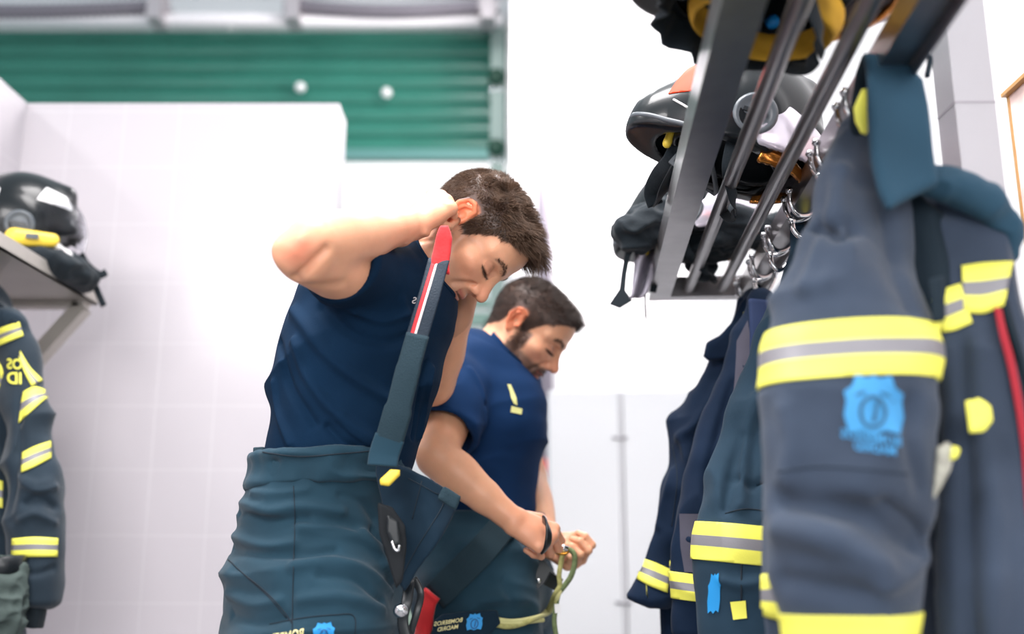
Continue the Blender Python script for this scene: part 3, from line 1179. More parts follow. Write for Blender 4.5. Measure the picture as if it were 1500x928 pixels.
# black bag-like hood under the far helmet
G = Field(rk(-.05, .55, -.05), rk(-.05, .55, -.05) + 1, .005)
c = fr(1020, 335, .22)
G = Field(c - .2, c + .2, .005)
G.chain([fr(985, 330, .22), fr(1020, 335, .22), fr(1050, 350, .24)], [.05, .062, .05], .03)
G.chain([fr(1010, 360, .2), fr(1030, 392, .16)], [.035, .024], .03)
S = Surf(G, 1); S.ridge(.01, (26, 26, 26), 3).noise(.004, (60, 60, 60), 6)
t = S.ob('cloth_hood', M['black_cloth']); tag(t, 'crumpled black cloth hood lying under the farthest helmet on the rack', 'hood')
# pale cloth and black straps hanging off the end
wc = mat('pale_grey_cloth', '#a39eaa', .8, bump=.3, bscale=120)
V = []; F = []
outl = [((930, 372), (972, 360)), ((928, 392), (962, 384)), ((926, 412), (956, 408)), ((924, 430), (950, 428)), ((922, 437), (940, 437))]
for side in (0, 1):
    for (a, b) in outl:
        for t in np.linspace(0, 1, 9):
            V.append(fr(a[0] + (b[0] - a[0]) * t, a[1] + (b[1] - a[1]) * t, .16 + .025 * math.sin(9 * t + a[1] * .03) + .006 * side))
n = len(outl) * 9
for i in range(len(outl) - 1):
    for k in range(8):
        a, b, c_, d = i * 9 + k, i * 9 + k + 1, (i + 1) * 9 + k + 1, (i + 1) * 9 + k
        F += [(a, b, c_, d), (n + d, n + c_, n + b, n + a)]
for i in range(len(outl) - 1):
    for k in (0, 8):
        a, d = i * 9 + k, (i + 1) * 9 + k
        F.append((a, d, n + d, n + a))
for k in range(8):
    F.append((k, n + k, n + k + 1, k + 1)); q_ = (len(outl) - 1) * 9 + k; F.append((q_, q_ + 1, n + q_ + 1, n + q_))
t = nob('hanging_cloth', V, F, wc); tag(t, 'pale grey cloth hanging off the front rail at the end of the rack', 'cloth')
st = empty('strap_bundle', fr(912, 420, .2), 'black webbing strap hanging off the rack end beside the pale cloth', 'strap')


def fsheet(name, pix, d, t, m, parent, wob=0.0):
    """flat strap piece in the plane across the rack at distance d"""
    q = [fr(a, b, d) for a, b in pix]
    n = len(q)
    off = -RD * (-t / 2)
    V = [p - RD * t / 2 for p in q] + [p + RD * t / 2 for p in q]
    F = [tuple(range(n)), tuple(reversed(range(n, 2 * n)))] + [(i, n + i, n + (i + 1) % n, (i + 1) % n) for i in range(n)]
    return nob(name, V, F, m, parent, False)


fsheet('webbing', [(928, 345), (916, 368), (910, 400), (907, 424), (893, 445), (908, 451), (926, 440), (916, 426), (918, 402), (923, 376), (936, 352)], .17, .012, M['black_cloth'], st)
st = empty('strap', fr(968, 395, .2), 'black strap hanging down across the outer rail beside the pale cloth', 'strap')
ribbon('webbing', spline(np.array([fr(962, 345, .24), fr(967, 370, .2), fr(962, 400, .17), fr(956, 428, .15)]), 8), .016, .003, -FW, M['black_cloth'], st)
cd = empty('cord_loop', fr(946, 440, .1), 'thin cord with a white end loop hanging below the rack end', 'cord')
tube('cord', spline(np.array([fr(947, 408, .12), fr(945, 430, .1), fr(946, 464, .1)]), 8), .003, M['black_plastic'], cd, 8)
tube('loop', spline(np.array([fr(946, 464, .1), fr(942, 482, .1), fr(945, 496, .1), fr(950, 492, .1), fr(950, 478, .1)]), 8, True), .0018, mat('cord_white', '#c9c7c9', .6), cd, 8, True)
# broad black chin straps draped from the middle helmet over the outer rail
st = empty('helmet_strap', fr(965, 270, .6), 'broad black strap with buckle falling from the middle helmet', 'strap')
ribbon('webbing', spline(np.array([fr(992, 215, .72), fr(982, 236, .7), fr(966, 255, .66), fr(955, 280, .62), fr(960, 300, .6)]), 8), .032, .005, -FW, M['black_cloth'], st)
ribbon('webbing', spline(np.array([fr(1000, 230, .72), fr(986, 255, .7), fr(972, 280, .66), fr(962, 298, .6)]), 8), .024, .004, -FW + A(.3, 0, 0), M['black_plastic'], st)
bm = bmesh.new(); obox(bm, fr(986, 230, .715), fr(998, 240, .715), nrm(A(.5, -.2, .7)), .026, .01)
bob('buckle', bm, M['grey_plastic'], st, False, .003)

# ================================================================= shelf with helmet on the left
YS = 2.86
sx = P(143, 447, YS); zsf = sx[2]
sh = empty('wall_shelf', (Xc + .1, 2.2, zsf), 'grey metal shelf with lipped edge on the left partition under a helmet', 'shelf')
bm = bmesh.new()
bx(bm, (Xc + .002, .2, zsf), (sx[0], YS, zsf + .006))
bx(bm, (sx[0] - .004, .2, zsf - .0), (sx[0], YS, zsf + .04))
bx(bm, (Xc + .002, YS - .004, zsf), (sx[0] - .004, YS, zsf + .03))
bob('shelf_board', bm, M['aluminium'], sh, False, .0015)
for y in (YS - .03, 1.9):
    bm = bmesh.new()
    b0 = A(sx[0] - .03, y, zsf - .012); b1 = A(Xc + .012, y, zsf - .012 - (sx[0] - Xc) * 1.15)
    obox(bm, b0, b1, A(0, 1, 0), .05, .04)
    obox(bm, A(sx[0] - .02, y, zsf - .008), A(Xc + .01, y, zsf - .008), A(0, 1, 0), .05, .014)
    obox(bm, A(Xc + .008, y, zsf), A(Xc + .008, y, b1[2] - .03), A(0, 1, 0), .05, .014)
    bob('bracket', bm, M['aluminium'], sh, False, .002)
# helmet facing right on its dark bag
M['shell_grey'] = mat('dark_clear_shell', '#5d5a5e', .14, coat=1.0)
h4, S4 = helmet_parts(M['black_gloss'], 'fire_helmet', 'black fire helmet with white labels and yellow lamp on the left shelf', 'fire helmets', orange=True, white_label=True, visor=False)
G = Field((-.05, -.18, -.16), (.22, .18, .15), .004)
G.ell((.01, 0, -.012), (.168, .142, .15), .01); G.shell(.005)
G.plane((.03, 0, 0), (-1, 0, .55), .003); G.plane((0, 0, -.05), (.2, 0, -1), .003)
Surf(G, 2).ob('clear_visor', M['clear'], h4)
G = Field((.08, -.12, -.12), (.22, .12, .0), .004)
G.cone((.155, -.07, -.052), (.155, .07, -.052), .018, .018, .01); G.cone((.13, -.095, -.04), (.155, -.06, -.05), .013, .016, .01)
Surf(G, 1).ob('visor_edge', M['white_plastic'], h4)
hl = P(38, 330, 2.62)
pose(h4, hl, nrm(A(.93, .25, -.33)), A(.1, -.05, 1), .93)
# soft dark bag under the helmet
zb = zsf + .006
G = Field((hl[0] - .3, 2.35, zb - .01), (hl[0] + .32, 2.95, zb + .2), .005)
G.ell((hl[0] - .02, 2.62, zb + .045), (.19, .15, .062), .02)
G.ell((hl[0] + .1, 2.68, zb + .03), (.085, .09, .042), .03)
G.plane((0, 0, zb), (0, 0, -1), .004)
S = Surf(G, 1); S.ridge(.006, (22, 22, 22), 3).noise(.003, (50, 50, 50), 8)
S.V[:, 2] = np.maximum(S.V[:, 2], zb + .0005)
bg = empty('kit_bag', (hl[0], 2.62, zb), 'soft dark bag under the helmet on the left shelf with two loose straps', 'bag')
S.ob('bag_body', M['black_cloth'], bg)
ribbon('strap', spline(np.array([P(118, 372, 2.68), P(128, 388, 2.68), P(146, 402, 2.68), P(156, 398, 2.68)]), 6), .02, .004, -FW, M['black_cloth'], bg)
ribbon('strap', spline(np.array([P(134, 405, 2.72), P(140, 420, 2.72), P(152, 448, 2.72)]), 6), .018, .004, -FW, M['black_cloth'], bg)
# ================================================================= people
EAR = -.017


def rgb(h):
    return np.array(lin(h)[:3])


SKIN, SKIN_RED, LIP, STUB, SCALP = rgb('#e0a583'), rgb('#de7d62'), rgb('#b05f52'), rgb('#9a7460'), rgb('#3d2a22')
M['skin'] = mat('skin', '#d79d7c', .42, attr='col', sss=.25, bump=.12, bscale=260, var=.05, vscale=30, spec=.45)
M['hair'] = mat('dark_brown_hair', '#5b4434', .62, spec=.5, var=.3, vscale=60)
M['hair_dark'] = mat('black_brown_hair', '#3d312c', .62, spec=.5, var=.3, vscale=60)
M['tee'] = mat('navy_cotton', '#032038', .9, bump=.25, bscale=500, spec=.2, sheen=.0, var=.08, vscale=12)
M['tee_soft'] = mat('blue_cotton', '#0d2c52', .9, bump=.25, bscale=500, spec=.2, sheen=.0, var=.08, vscale=12)
M['turnout'] = mat('dark_slate_aramid', '#1b3948', .8, bump=.3, bscale=420, weave=.5, wscale=260, spec=.25, sheen=.1, var=.12, vscale=9)
M['turnout_dark'] = mat('deep_navy_aramid', '#0c2434', .8, bump=.3, bscale=420, weave=.5, wscale=260, spec=.25, sheen=.05, var=.1, vscale=9)
M['thread'] = mat('dark_thread', '#14212c', .8)
M['webbing'] = mat('navy_webbing', '#0d2030', .7, bump=.4, bscale=300)
M['velcro'] = mat('grey_velcro', '#1c323c', .9, bump=.6, bscale=380)
M['red_cloth'] = mat('red_cloth', '#d8262a', .75, bump=.3, bscale=200, sheen=.2)
M['red_stripe'] = mat('red_stripe', '#c81f28', .6)
M['pale_stripe'] = mat('pale_stripe', '#d8d2d4', .5)
M['crest_blue'] = mat('crest_blue', '#2492d6', .6)
M['crest_dark'] = mat('crest_dark_blue', '#0e4f86', .6)
M['letter_cream'] = mat('cream_lettering', '#efe3a4', .6)
M['brass'] = mat('brass', '#c58a3a', .25, 1.0)


def head(F, o, R, sc=1.0):
    """o = middle of the head at ear height, R columns = (gaze, left, crown)"""
    def q(*v):
        return tuple(c * sc for c in v)
    F.frame(o, R)
    e = lambda c, r, k=.02, op='+': F.ell(q(*c), q(*r), k * sc, op)
    ch = lambda p, r, k=.012, op='+': F.chain([q(*x) for x in p], [x * sc for x in r], k * sc, op)
    e((-.012, 0, .05), (.097, .075, .077), .02)
    e((-.03, 0, .03), (.078, .068, .07), .03)
    e((.048, 0, .055), (.048, .06, .05), .03)
    e((.045, 0, -.012), (.046, .056, .062), .03)
    e((.04, 0, -.062), (.046, .046, .042), .03)
    for s in (1, -1):
        ch([(-.004, s * .057, -.03), (.008, s * .054, -.062), (.045, s * .037, -.09), (.078, s * .014, -.101)], [.018, .017, .016, .016], .02)
        e((.056, s * .046, -.014), (.027, .02, .018), .02)
        ch([(.092, s * .012, .031), (.083, s * .032, .036), (.062, s * .052, .03)], [.009, .010, .009], .016)
    e((.08, 0, -.098), (.018, .022, .018), .02)
    e((.079, 0, -.056), (.026, .031, .026), .02)
    for s in (1, -1):
        e((.074, s * .02, -.018), (.022, .018, .026), .02)
        e((.098, s * .034, .010), (.0165, .0165, .0115), .012, '-')
        e((.0745, s * .033, .009), (.0155, .0165, .0135), .004)
        # upper lid rolled down, crease above it
        ch([(.074, s * .049, .006), (.0865, s * .041, .0065), (.0905, s * .033, .006), (.0885, s * .022, .005), (.085, s * .017, .003)], [.0028, .0032, .0034, .0032, .0025], .004)
        ch([(.075, s * .049, -.001), (.0855, s * .04, -.006), (.088, s * .032, -.007), (.0865, s * .021, -.004)], [.0022, .0024, .0026, .0022], .006)
    ch([(.084, 0, .022), (.09, 0, 0), (.098, 0, -.02)], [.011, .014, .0165], .014)
    ch([(.090, 0, .026), (.101, 0, .006), (.117, 0, -.016)], [.0085, .0085, .0095], .012)
    e((.1195, 0, -.0215), (.0115, .0105, .0105), .008)
    for s in (1, -1):
        e((.105, s * .0135, -.0265), (.0115, .0075, .0085), .006)
        e((.1115, s * .0065, -.034), (.006, .0036, .0045), .003, '-')
        ch([(.098, s * .021, -.022), (.094, s * .0225, -.031)], [.0018, .001], .006, '-')
        ch([(.094, s * .026, -.03), (.083, s * .036, -.06)], [.0016, .001], .012, '-')
    ch([(.089, .025, -.059), (.0995, .012, -.0545), (.104, .004, -.0525), (.1035, 0, -.0535), (.104, -.004, -.0525), (.0995, -.012, -.0545), (.089, -.025, -.059)], [.003, .0045, .005, .0048, .005, .0045, .003], .006)
    ch([(.089, .023, -.0605), (.0985, .01, -.0655), (.1005, 0, -.067), (.0985, -.01, -.0655), (.089, -.023, -.0605)], [.003, .0055, .006, .0055, .003], .007)
    ch([(.088, .028, -.0595), (.103, .012, -.0592), (.109, 0, -.0595), (.103, -.012, -.0592), (.088, -.028, -.0595)], [.0012, .0014, .0014, .0014, .0012], .004, '-')
    e((.1, 0, -.08), (.008, .018, .006), .012, '-')
    # ears
    F.frame(np.asarray(o) + np.asarray(R) @ (A(EAR, 0, 0) * sc), R)
    for s in (1, -1):
        y = lambda t: s * t
        e((-.002, y(.073), .004), (.015, .006, .027), .008)
        ch([(.009, y(.075), .012), (.008, y(.081), .026), (-.004, y(.086), .033), (-.017, y(.088), .026), (-.021, y(.087), .008), (-.014, y(.082), -.012), (-.004, y(.076), -.024)],
           [.004, .0042, .0045, .0048, .0045, .004, .0045], .004)
        ch([(-.003, y(.081), .024), (-.012, y(.083), .014), (-.012, y(.081), -.004), (-.002, y(.078), -.012)], [.003, .0038, .0036, .0032], .004)
        ch([(.011, y(.074), .003), (.012, y(.077), -.004)], [.005, .0052], .005)
        e((-.003, y(.075), -.023), (.0085, .0045, .009), .005)
        e((.001, y(.083), .001), (.008, .010, .010), .004, '-')
    F.frame()


def head_colors(V, o, R, sc, beard, col):
    L = ((V - o) @ R) / sc
    x, y, z = L.T
    inh = (np.abs(L) < np.array([.16, .12, .16])).all(1)
    def sm(v, a, b):
        t = np.clip((v - a) / (b - a), 0, 1); return t * t * (3 - 2 * t)
    def mix(c, w):
        nonlocal col
        w = np.clip(w, 0, 1) * inh
        col = col * (1 - w[:, None]) + c * w[:, None]
    # ruddy nose, cheeks, ears
    mix(SKIN_RED, .45 * np.exp(-(((x - .112) / .022) ** 2 + (y / .022) ** 2 + ((z + .02) / .022) ** 2)))
    mix(SKIN_RED, .3 * np.exp(-(((x - .075) / .03) ** 2 + ((np.abs(y) - .045) / .025) ** 2 + ((z + .02) / .03) ** 2)))
    mix(rgb('#e58058'), .75 * sm(np.abs(y), .072, .079) * sm(.03 - np.abs(x + .004 - EAR), 0, .01) * sm(.045 - np.abs(z - .004), 0, .008))
    # stubble / beard
    bz = sm(-z, .028, .05) * sm(x, -.01, .012) * (1 - sm(z, -.05, -.03))
    bz = np.maximum(bz, sm(x, .0, .012) * (1 - sm(x, .032, .044)) * sm(-z, -.01, .0) * sm(np.abs(y), .04, .05))
    mus = np.exp(-(((z + .045) / .006) ** 2)) * (np.abs(y) < .03) * (x > .08)
    mix(STUB if beard < .6 else rgb('#54403a'), beard * np.maximum(bz, mus))
    lipm = np.exp(-(((z + .0535) / .0045) ** 2)) + np.exp(-(((z + .066) / .0055) ** 2))
    mix(LIP, .85 * np.clip(lipm, 0, 1) * (np.abs(y) < .026) * sm(x, .088, .094))
    mix(rgb('#4d2a24'), 1.0 * np.exp(-(((z + .0595) / .0018) ** 2)) * (np.abs(y) < .026) * (x > .085))
    # lash line and lid
    lash = np.exp(-(((z - .001) / .0026) ** 2)) * (np.abs(np.abs(y) - .033) < .0165) * sm(x, .07, .078)
    mix(rgb('#2c1a16'), lash)
    mix(rgb('#b3765f'), .5 * np.exp(-(((z - .012) / .008) ** 2)) * (np.abs(np.abs(y) - .033) < .018) * sm(x, .068, .08))
    # brows
    bl = .032 + .35 * (np.abs(y) - .014) - 6.5 * np.maximum(np.abs(y) - .03, 0) ** 1.6
    mix(rgb('#4a3328'), .75 * np.exp(-(((z - bl) / .0045) ** 2)) * sm(np.abs(y), .01, .015) * (1 - sm(np.abs(y), .05, .056)) * (x > .05))
    # shaved sides: scalp shows hair colour
    hm = hair_mask(L)
    mix(SCALP, .97 * hm)
    return col


def hair_mask(L):
    x, y, z = L.T
    zl = np.interp(x - EAR, [-.12, -.06, -.035, -.022, -.012, .012, .018, .03, .046, .06, .075, .095, .106, .14],
                   [-.05, -.05, -.03, .01, .036, .036, -.008, -.008, .02, .045, .055, .078, .09, .095])
    zl = zl + .004 * np.sin(x * 300) * .3
    t = np.clip((z - zl + .004) / .008, 0, 1)
    return t


def make_hair(name, S, o, R, sc, m, parent, n, top_len, side_len, seed, tousle=1.0):
    V, Q = S.V, S.Q
    r = np.random.default_rng(seed)
    L = ((V - o) @ R) / sc
    inh = (np.abs(L) < np.array([.14, .1, .15])).all(1)
    hm = hair_mask(L) * inh * ((np.abs(L[:, 1]) < .0745) | (L[:, 2] > .045) | (L[:, 0] < -.026 + EAR) | (L[:, 0] > .016 + EAR))
    fq = np.nonzero(hm[Q].min(1) > .3)[0]
    a = V[Q[fq]]
    area = np.linalg.norm(np.cross(a[:, 2] - a[:, 0], a[:, 3] - a[:, 1]), axis=1)
    pick = r.choice(len(fq), n, p=area / area.sum())
    uv = r.random((n, 2, 1))
    c = a[pick]
    root = (c[:, 0] * (1 - uv[:, 0]) + c[:, 1] * uv[:, 0]) * (1 - uv[:, 1]) + (c[:, 3] * (1 - uv[:, 0]) + c[:, 2] * uv[:, 0]) * uv[:, 1]
    Nn = normals(V, Q)[Q[fq][pick]].mean(1)
    Lr = ((root - o) @ R) / sc
    x, y, z = Lr.T
    top = np.clip((z - .055) / .045, 0, 1)
    front = np.clip((x - .0) / .07, 0, 1)
    ln = side_len + (top_len - side_len) * top ** 1.2 * (.4 + .75 * front)
    ln = ln * r.uniform(.65, 1.1, n) * sc
    # combing: sides back and down, top forwards and up, fringe swept up then forwards
    bl = np.clip((z - .03) / .06, 0, 1); bl = bl * bl * (3 - 2 * bl)
    dx = -.3 * (1 - bl) + bl * (.25 + .55 * front)
    dz = -.6 * (1 - bl) + bl * (.45 + .2 * front)
    dy = .25 * np.sign(y) * (1 - top)
    clump = np.stack([vnoise(Lr * 55, seed + i) for i in range(3)], 1) * tousle
    D = np.stack([dx, dy, dz], 1) + clump * (.35 + .5 * top)[:, None] + r.normal(0, .15, (n, 3))
    D = D @ R.T
    lift = (.35 + .5 * top + 3.2 * bl * (1 - bl))[:, None]
    D = D / np.linalg.norm(D, axis=1)[:, None] + Nn * lift
    D -= Nn * np.minimum((D * Nn).sum(1), 0)[:, None] * .9
    D /= np.linalg.norm(D, axis=1)[:, None]
    bend = np.stack([.5 + .4 * front, 0 * x, -.5 * np.ones(n)], 1) @ R.T
    K = 4
    side = np.cross(D, Nn + r.normal(0, .4, (n, 3))); side /= np.maximum(1e-6, np.linalg.norm(side, axis=1))[:, None]
    up = np.cross(side, D)
    w0 = r.uniform(.0004, .0007, n) * sc
    Vs = np.zeros((n, K + 1, 3, 3))
    for k in range(K + 1):
        t = k / K
        p = root - Nn * .001 + D * (ln * t)[:, None] + bend * (ln * t * t * .35)[:, None]
        w = w0 * (1 - .85 * t)
        for j, (ca, sa) in enumerate(((1, 0), (-.5, .87), (-.5, -.87))):
            Vs[:, k, j] = p + side * (w * ca)[:, None] + up * (w * sa)[:, None]
    base = (np.arange(n) * (K + 1) * 3)[:, None, None, None]
    kk = np.arange(K)[None, :, None, None] * 3
    quad = np.array([[j, (j + 1) % 3, (j + 1) % 3 + 3, j + 3] for j in range(3)])[None, None]
    F = (base + kk + quad).reshape(-1, 4)
    return nob(name, Vs.reshape(-1, 3), F, m, parent)


def brow_hair(name, S, o, R, sc, m, parent, n=190, seed=1):
    r = np.random.default_rng(seed)
    geos = []
    for i in range(n):
        s = r.choice([-1, 1]); yy = r.uniform(.012, .053)
        bl = .032 + .35 * (yy - .014) - 6.5 * max(yy - .03, 0) ** 1.6 + r.normal(0, .0028)
        p, nn = S.near(o + R @ (np.array([.11 - yy * .5, s * yy, bl]) * sc))
        d = nrm(R @ np.array([-.25, s * 1, .35]) + r.normal(0, .2, 3)); d = nrm(d - nn * (d @ nn) + nn * .25)
        l = r.uniform(.004, .0075) * sc
        geos.append(tube_geo([p, p + d * l * .5 + nn * .0006, p + d * l], [.0004, .0003, .0001], 3))
    for s in (-1, 1):                                              # lashes
        for t in np.linspace(0, 1, 26):
            yy = .019 + .03 * t
            p, nn = S.near(o + R @ (np.array([.098 - .25 * abs(t - .3) * .06 - yy * .25, s * yy, .0005]) * sc))
            d = nrm(R @ np.array([.8, s * .35, -.45]) + r.normal(0, .1, 3))
            geos.append(tube_geo([p, p + d * .004, p + d * .007 + R @ np.array([0, 0, .001])], [.0005, .0004, .00012], 3))
    V, F = merge(*geos)
    return nob(name, V, F, m, parent)


def hand(F, W, d, n, right, curl, size=1.0, thumb=None, spread=.0, fl=(1, 1, 1, 1)):
    """W wrist, d along the metacarpals, n out of the back of the hand. curl: joint bends (degrees) for the four fingers, index first"""
    d = nrm(d); n = nrm(n - d * (np.asarray(n) @ d)); t = np.cross(n, d) if right else np.cross(d, n)
    s = size
    W = np.asarray(W, float)
    off = [.030, .010, -.010, -.028]
    ml = [.088, .092, .087, .078]
    fr_ = [.0088, .0092, .0088, .0078]
    seg = [(.042, .026, .022), (.046, .029, .023), (.042, .027, .022), (.033, .02, .02)]
    for i in range(4):
        k = W + d * ml[i] * s + t * off[i] * s + n * (.002 if i in (1, 2) else -.002) * s
        F.cone(W + t * off[i] * .55 * s + d * .008 * s, k, .0165 * s, .0125 * s, .012)
        F.ell(k + n * .001 * s, np.array([.0115, .0115, .0115]) * s, .006)
        a = 0; p = k; pts = [p]
        dr = nrm(d + t * spread * off[i] * 10)
        for j in range(3):
            a += math.radians(curl[i][j])
            p = p + (dr * math.cos(a) - n * math.sin(a)) * seg[i][j] * s * fl[i]
            pts.append(p)
        r = fr_[i] * s
        F.chain(pts, [r * 1.12, r, r * .95, r * .82], .0025)
        F.ell(pts[1], np.array([r, r, r]) * 1.1, .002); F.ell(pts[2], np.array([r, r, r]) * 1.02, .002)
    th = thumb or [(.02, .026, -.012), (.052, .046, -.024), (.082, .046, -.034), (.105, .036, -.04)]
    pts = [W + d * a * s + t * b * s + n * c * s for a, b, c in th]
    F.chain(pts, [.0165 * s, .0125 * s, .0108 * s, .0085 * s], .004)
    F.ell(W + d * .045 * s - n * .008 * s, np.array([.03, .03, .03]) * s * .75, .02)


def neck_rim(S, c, r, ax, fwd):
    """edge of the neck opening left by an ellipsoid cut: highest point of the cut wall in every direction"""
    a1 = nrm(fwd - ax * (fwd @ ax)); a2 = np.cross(ax, a1)
    out = []
    for a in np.linspace(0, 2 * math.pi, 44, endpoint=False):
        d = a1 * math.cos(a) + a2 * math.sin(a)
        best = None
        for ph in np.linspace(1.3, -1.3, 70):
            q = d * math.cos(ph) + ax * math.sin(ph)
            p = c + q / np.linalg.norm(q / r)
            h = S._b.find_nearest(Vector(p))
            if h[3] < .0045:
                best = np.array(h[0]); break
        if best is not None:
            out.append(best)
    out = np.array(out)
    for _ in range(3):
        out = .5 * out + .25 * (np.roll(out, 1, 0) + np.roll(out, -1, 0))
    return out
# ----------------------------------------------------------------- the man pulling on his suspenders
Y1 = 1.85
f1 = nrm(A(.92, -.38, 0)); l1 = A(-.38, -.92, 0)
man1 = empty('person', (P(470, 800, Y1)[0], Y1, 0), 'man in navy t-shirt, head bowed and elbow raised, pulling suspenders over his shoulders', 'person')
# head frame
g = nrm(.40 * RT - .91 * UP - .24 * FW)
u = .91 * RT + .40 * UP + .06 * FW; u = nrm(u - g * (u @ g))
R1 = np.stack([g, np.cross(u, g), u], 1)
SC1 = 1.03
H1 = P(676, 313, 1.775) - R1 @ (A(EAR, -.08, .003) * SC1)
neck = P(603, 408, Y1 + .01)
S_N = P(548, 407, 1.74); E_N = P(449, 364, 1.49); W_N = P(604, 330, 1.70)
S_F = P(622, 440, 2.02); E_F = P(632, 560, 2.08); W_F = P(682, 432, 1.96)
print('arm', np.linalg.norm(S_N - E_N), np.linalg.norm(E_N - W_N), 'far', np.linalg.norm(S_F - E_F), np.linalg.norm(E_F - W_F))
tor = [P(492, 700, Y1), P(498, 650, Y1), P(508, 590, Y1), P(526, 520, Y1), P(552, 458, Y1), P(575, 432, Y1)]
lo = A(-.5, 1.3, 1.05); hi = A(.14, 2.25, 1.8)
F = Field(lo, hi, .0023)
F.chain(tor[1:], [.10, .108, .122, .132, .112], .05, ax=f1, fl=1.18)
F.chain([tor[4], neck, H1 + R1 @ A(-.03, 0, -.03)], [.085, .062, .056], .03)
F.cone(H1 + R1 @ A(.03, 0, -.07), neck + A(.02, -.01, .01), .04, .05, .03)
# neck tendon (near side)
F.chain([H1 + R1 @ A(-.02, -.06, -.035), neck + f1 * .05 + l1 * .02 + A(0, 0, -.02)], [.014, .011], .015)
F.cone(tor[4], S_N, .1, .075, .05)
F.cone(tor[4], S_F, .1, .07, .05)
# raised near arm
mid = (S_N + E_N) / 2
F.chain([S_N, mid + A(0, 0, -.014), E_N + A(0, .01, -.012)], [.056, .051, .043], .02)
F.ell(E_N + A(-.022, -.012, -.006), (.026, .024, .024), .03)
fa = W_N - E_N
nu = nrm(np.cross(fa, A(0, 0, 1)))
F.chain([E_N + A(.01, 0, .008), E_N + fa * .22 + A(0, 0, .004), E_N + fa * .5, E_N + fa * .8, W_N], [.044, .05, .044, .032, .028], .012)
F.ell(E_N + fa * .9 + UP * -.02 - FW * .008, (.011, .011, .011), .012)    # wrist bone
# far arm
F.chain([S_F, E_F], [.06, .045], .03)
ff = W_F - E_F
F.chain([E_F, E_F + ff * .3, E_F + ff * .7, W_F], [.046, .047, .034, .027], .02)
head(F, H1, R1, SC1)
cu = [(72, 95, 60)] * 4
hand(F, W_N, nrm(RT * .55 + UP * .52 + FW * .45), nrm(-FW * .72 + UP * .45 - RT * .25), True, [(60, 95, 60), (66, 95, 60), (72, 95, 60), (76, 95, 60)], .96,
     thumb=[(.02, .026, -.012), (.05, .04, -.028), (.075, .03, -.046), (.095, .012, -.052)])
hand(F, W_F, nrm(-RT * .45 + UP * .75 - FW * .15), nrm(FW * .8 + RT * .5), False, [(60, 85, 50)] * 4, .94)
S1b = Surf(F, 1)
S1b.bvh()
hp = lambda *q: np.array([S1b.hit(a_, b_)[0] for a_, b_ in q])
for q, w_, am in ((((478, 366), (462, 380), (446, 396), (432, 408)), .009, -.008), (((440, 352), (432, 366)), .014, .006),
                  (((500, 415), (470, 418), (440, 414)), .012, -.003), (((622, 341), (626, 343)), .007, .004), (((612, 352), (632, 352)), .005, -.003),
                  (((650, 296), (656, 300)), .006, .002)):
    S1b.fold(hp(*q), w_, am)
V = S1b.V
col = np.tile(SKIN, (len(V), 1))
w = np.exp(-(np.linalg.norm(V - hp((434, 364))[0], axis=1) / .03) ** 2)[:, None] * .7
col = col * (1 - w) + SKIN_RED * w
w = np.exp(-(np.linalg.norm(V - (W_N + RT * .03 + UP * .02), axis=1) / .07) ** 2)[:, None] * .25
col = col * (1 - w) + SKIN_RED * w
col = head_colors(V, H1, R1, SC1, .38, col)
S1b.bvh()
body1 = S1b.ob('body', M['skin'], man1, col)
make_hair('hair', S1b, H1, R1, SC1, M['hair'], man1, 24000, .040, .010, 11, 1.7)
brow_hair('eyebrows', S1b, H1, R1, SC1, M['hair'], man1)
# a few loose strands of the fringe
r = np.random.default_rng(4); geos = []
for i in range(34):
    p = H1 + R1 @ A(.092 + r.normal(0, .004), r.normal(0, .022), .108 + r.normal(0, .006))
    d = R1 @ nrm(A(.9 + r.normal(0, .15), r.normal(0, .3), .1 + r.normal(0, .25)))
    l = r.uniform(.02, .045)
    geos.append(tube_geo(spline([p, p + d * l * .5, p + d * l + R1 @ A(.004, 0, -.012)], 3), np.linspace(.0007, .0002, 7), 4))
Vv, Ff = merge(*geos); nob('fringe', Vv, Ff, M['hair'], man1)

# ---- T-shirt
F = Field(A(-.45, 1.45, 1.0), A(.1, 2.2, 1.62), .0035)
F.chain(tor, [.142, .146, .155, .166, .158, .125], .05, ax=f1, fl=1.12)
F.cone(tor[4], neck + A(-.012, 0, -.018), .1, .082, .04)
sh_e = S_N + (E_N - S_N) * .52
F.chain([tor[4], S_N, sh_e], [.11, .07, .064], .05)
F.chain([tor[4], S_F, S_F + (E_F - S_F) * .5], [.11, .085, .068], .04)
F.ell(tor[3] + f1 * .04 + A(0, 0, .0), (.1, .12, .11), .03)
F.ell(tor[3] - f1 * .05 + A(0, 0, -.01), (.09, .14, .15), .02)
dE = nrm(E_N - S_N)
# sleeve opening and neck opening
F.chain([sh_e - dE * .04, sh_e + dE * .2], [.056, .056], .004, '-')
F.plane(sh_e + dE * .012, nrm(dE + A(.25, 0, .1)), .005, '&', sh_e - .12, sh_e + .12)
nd = nrm(H1 - neck)
NC = neck + nd * .035 + f1 * .02; NR = A(.086, .086, .066)
F.ell(NC, NR, .006, '-')
S = Surf(F, 2)
V = S.V
low = np.clip((1.42 - V[:, 2]) / .25, 0, 1)
Rf = np.array([[.8, 0, .6], [0, 1, 0], [-.6, 0, .8]])
S.ridge(.014, (4.5, 4.5, 12), 5, R=Rf, mask=.35 + .65 * low).noise(.004, (12, 12, 20), 7, R=Rf)
px = lambda *q: [P(a, b, y) for a, b, y in q]
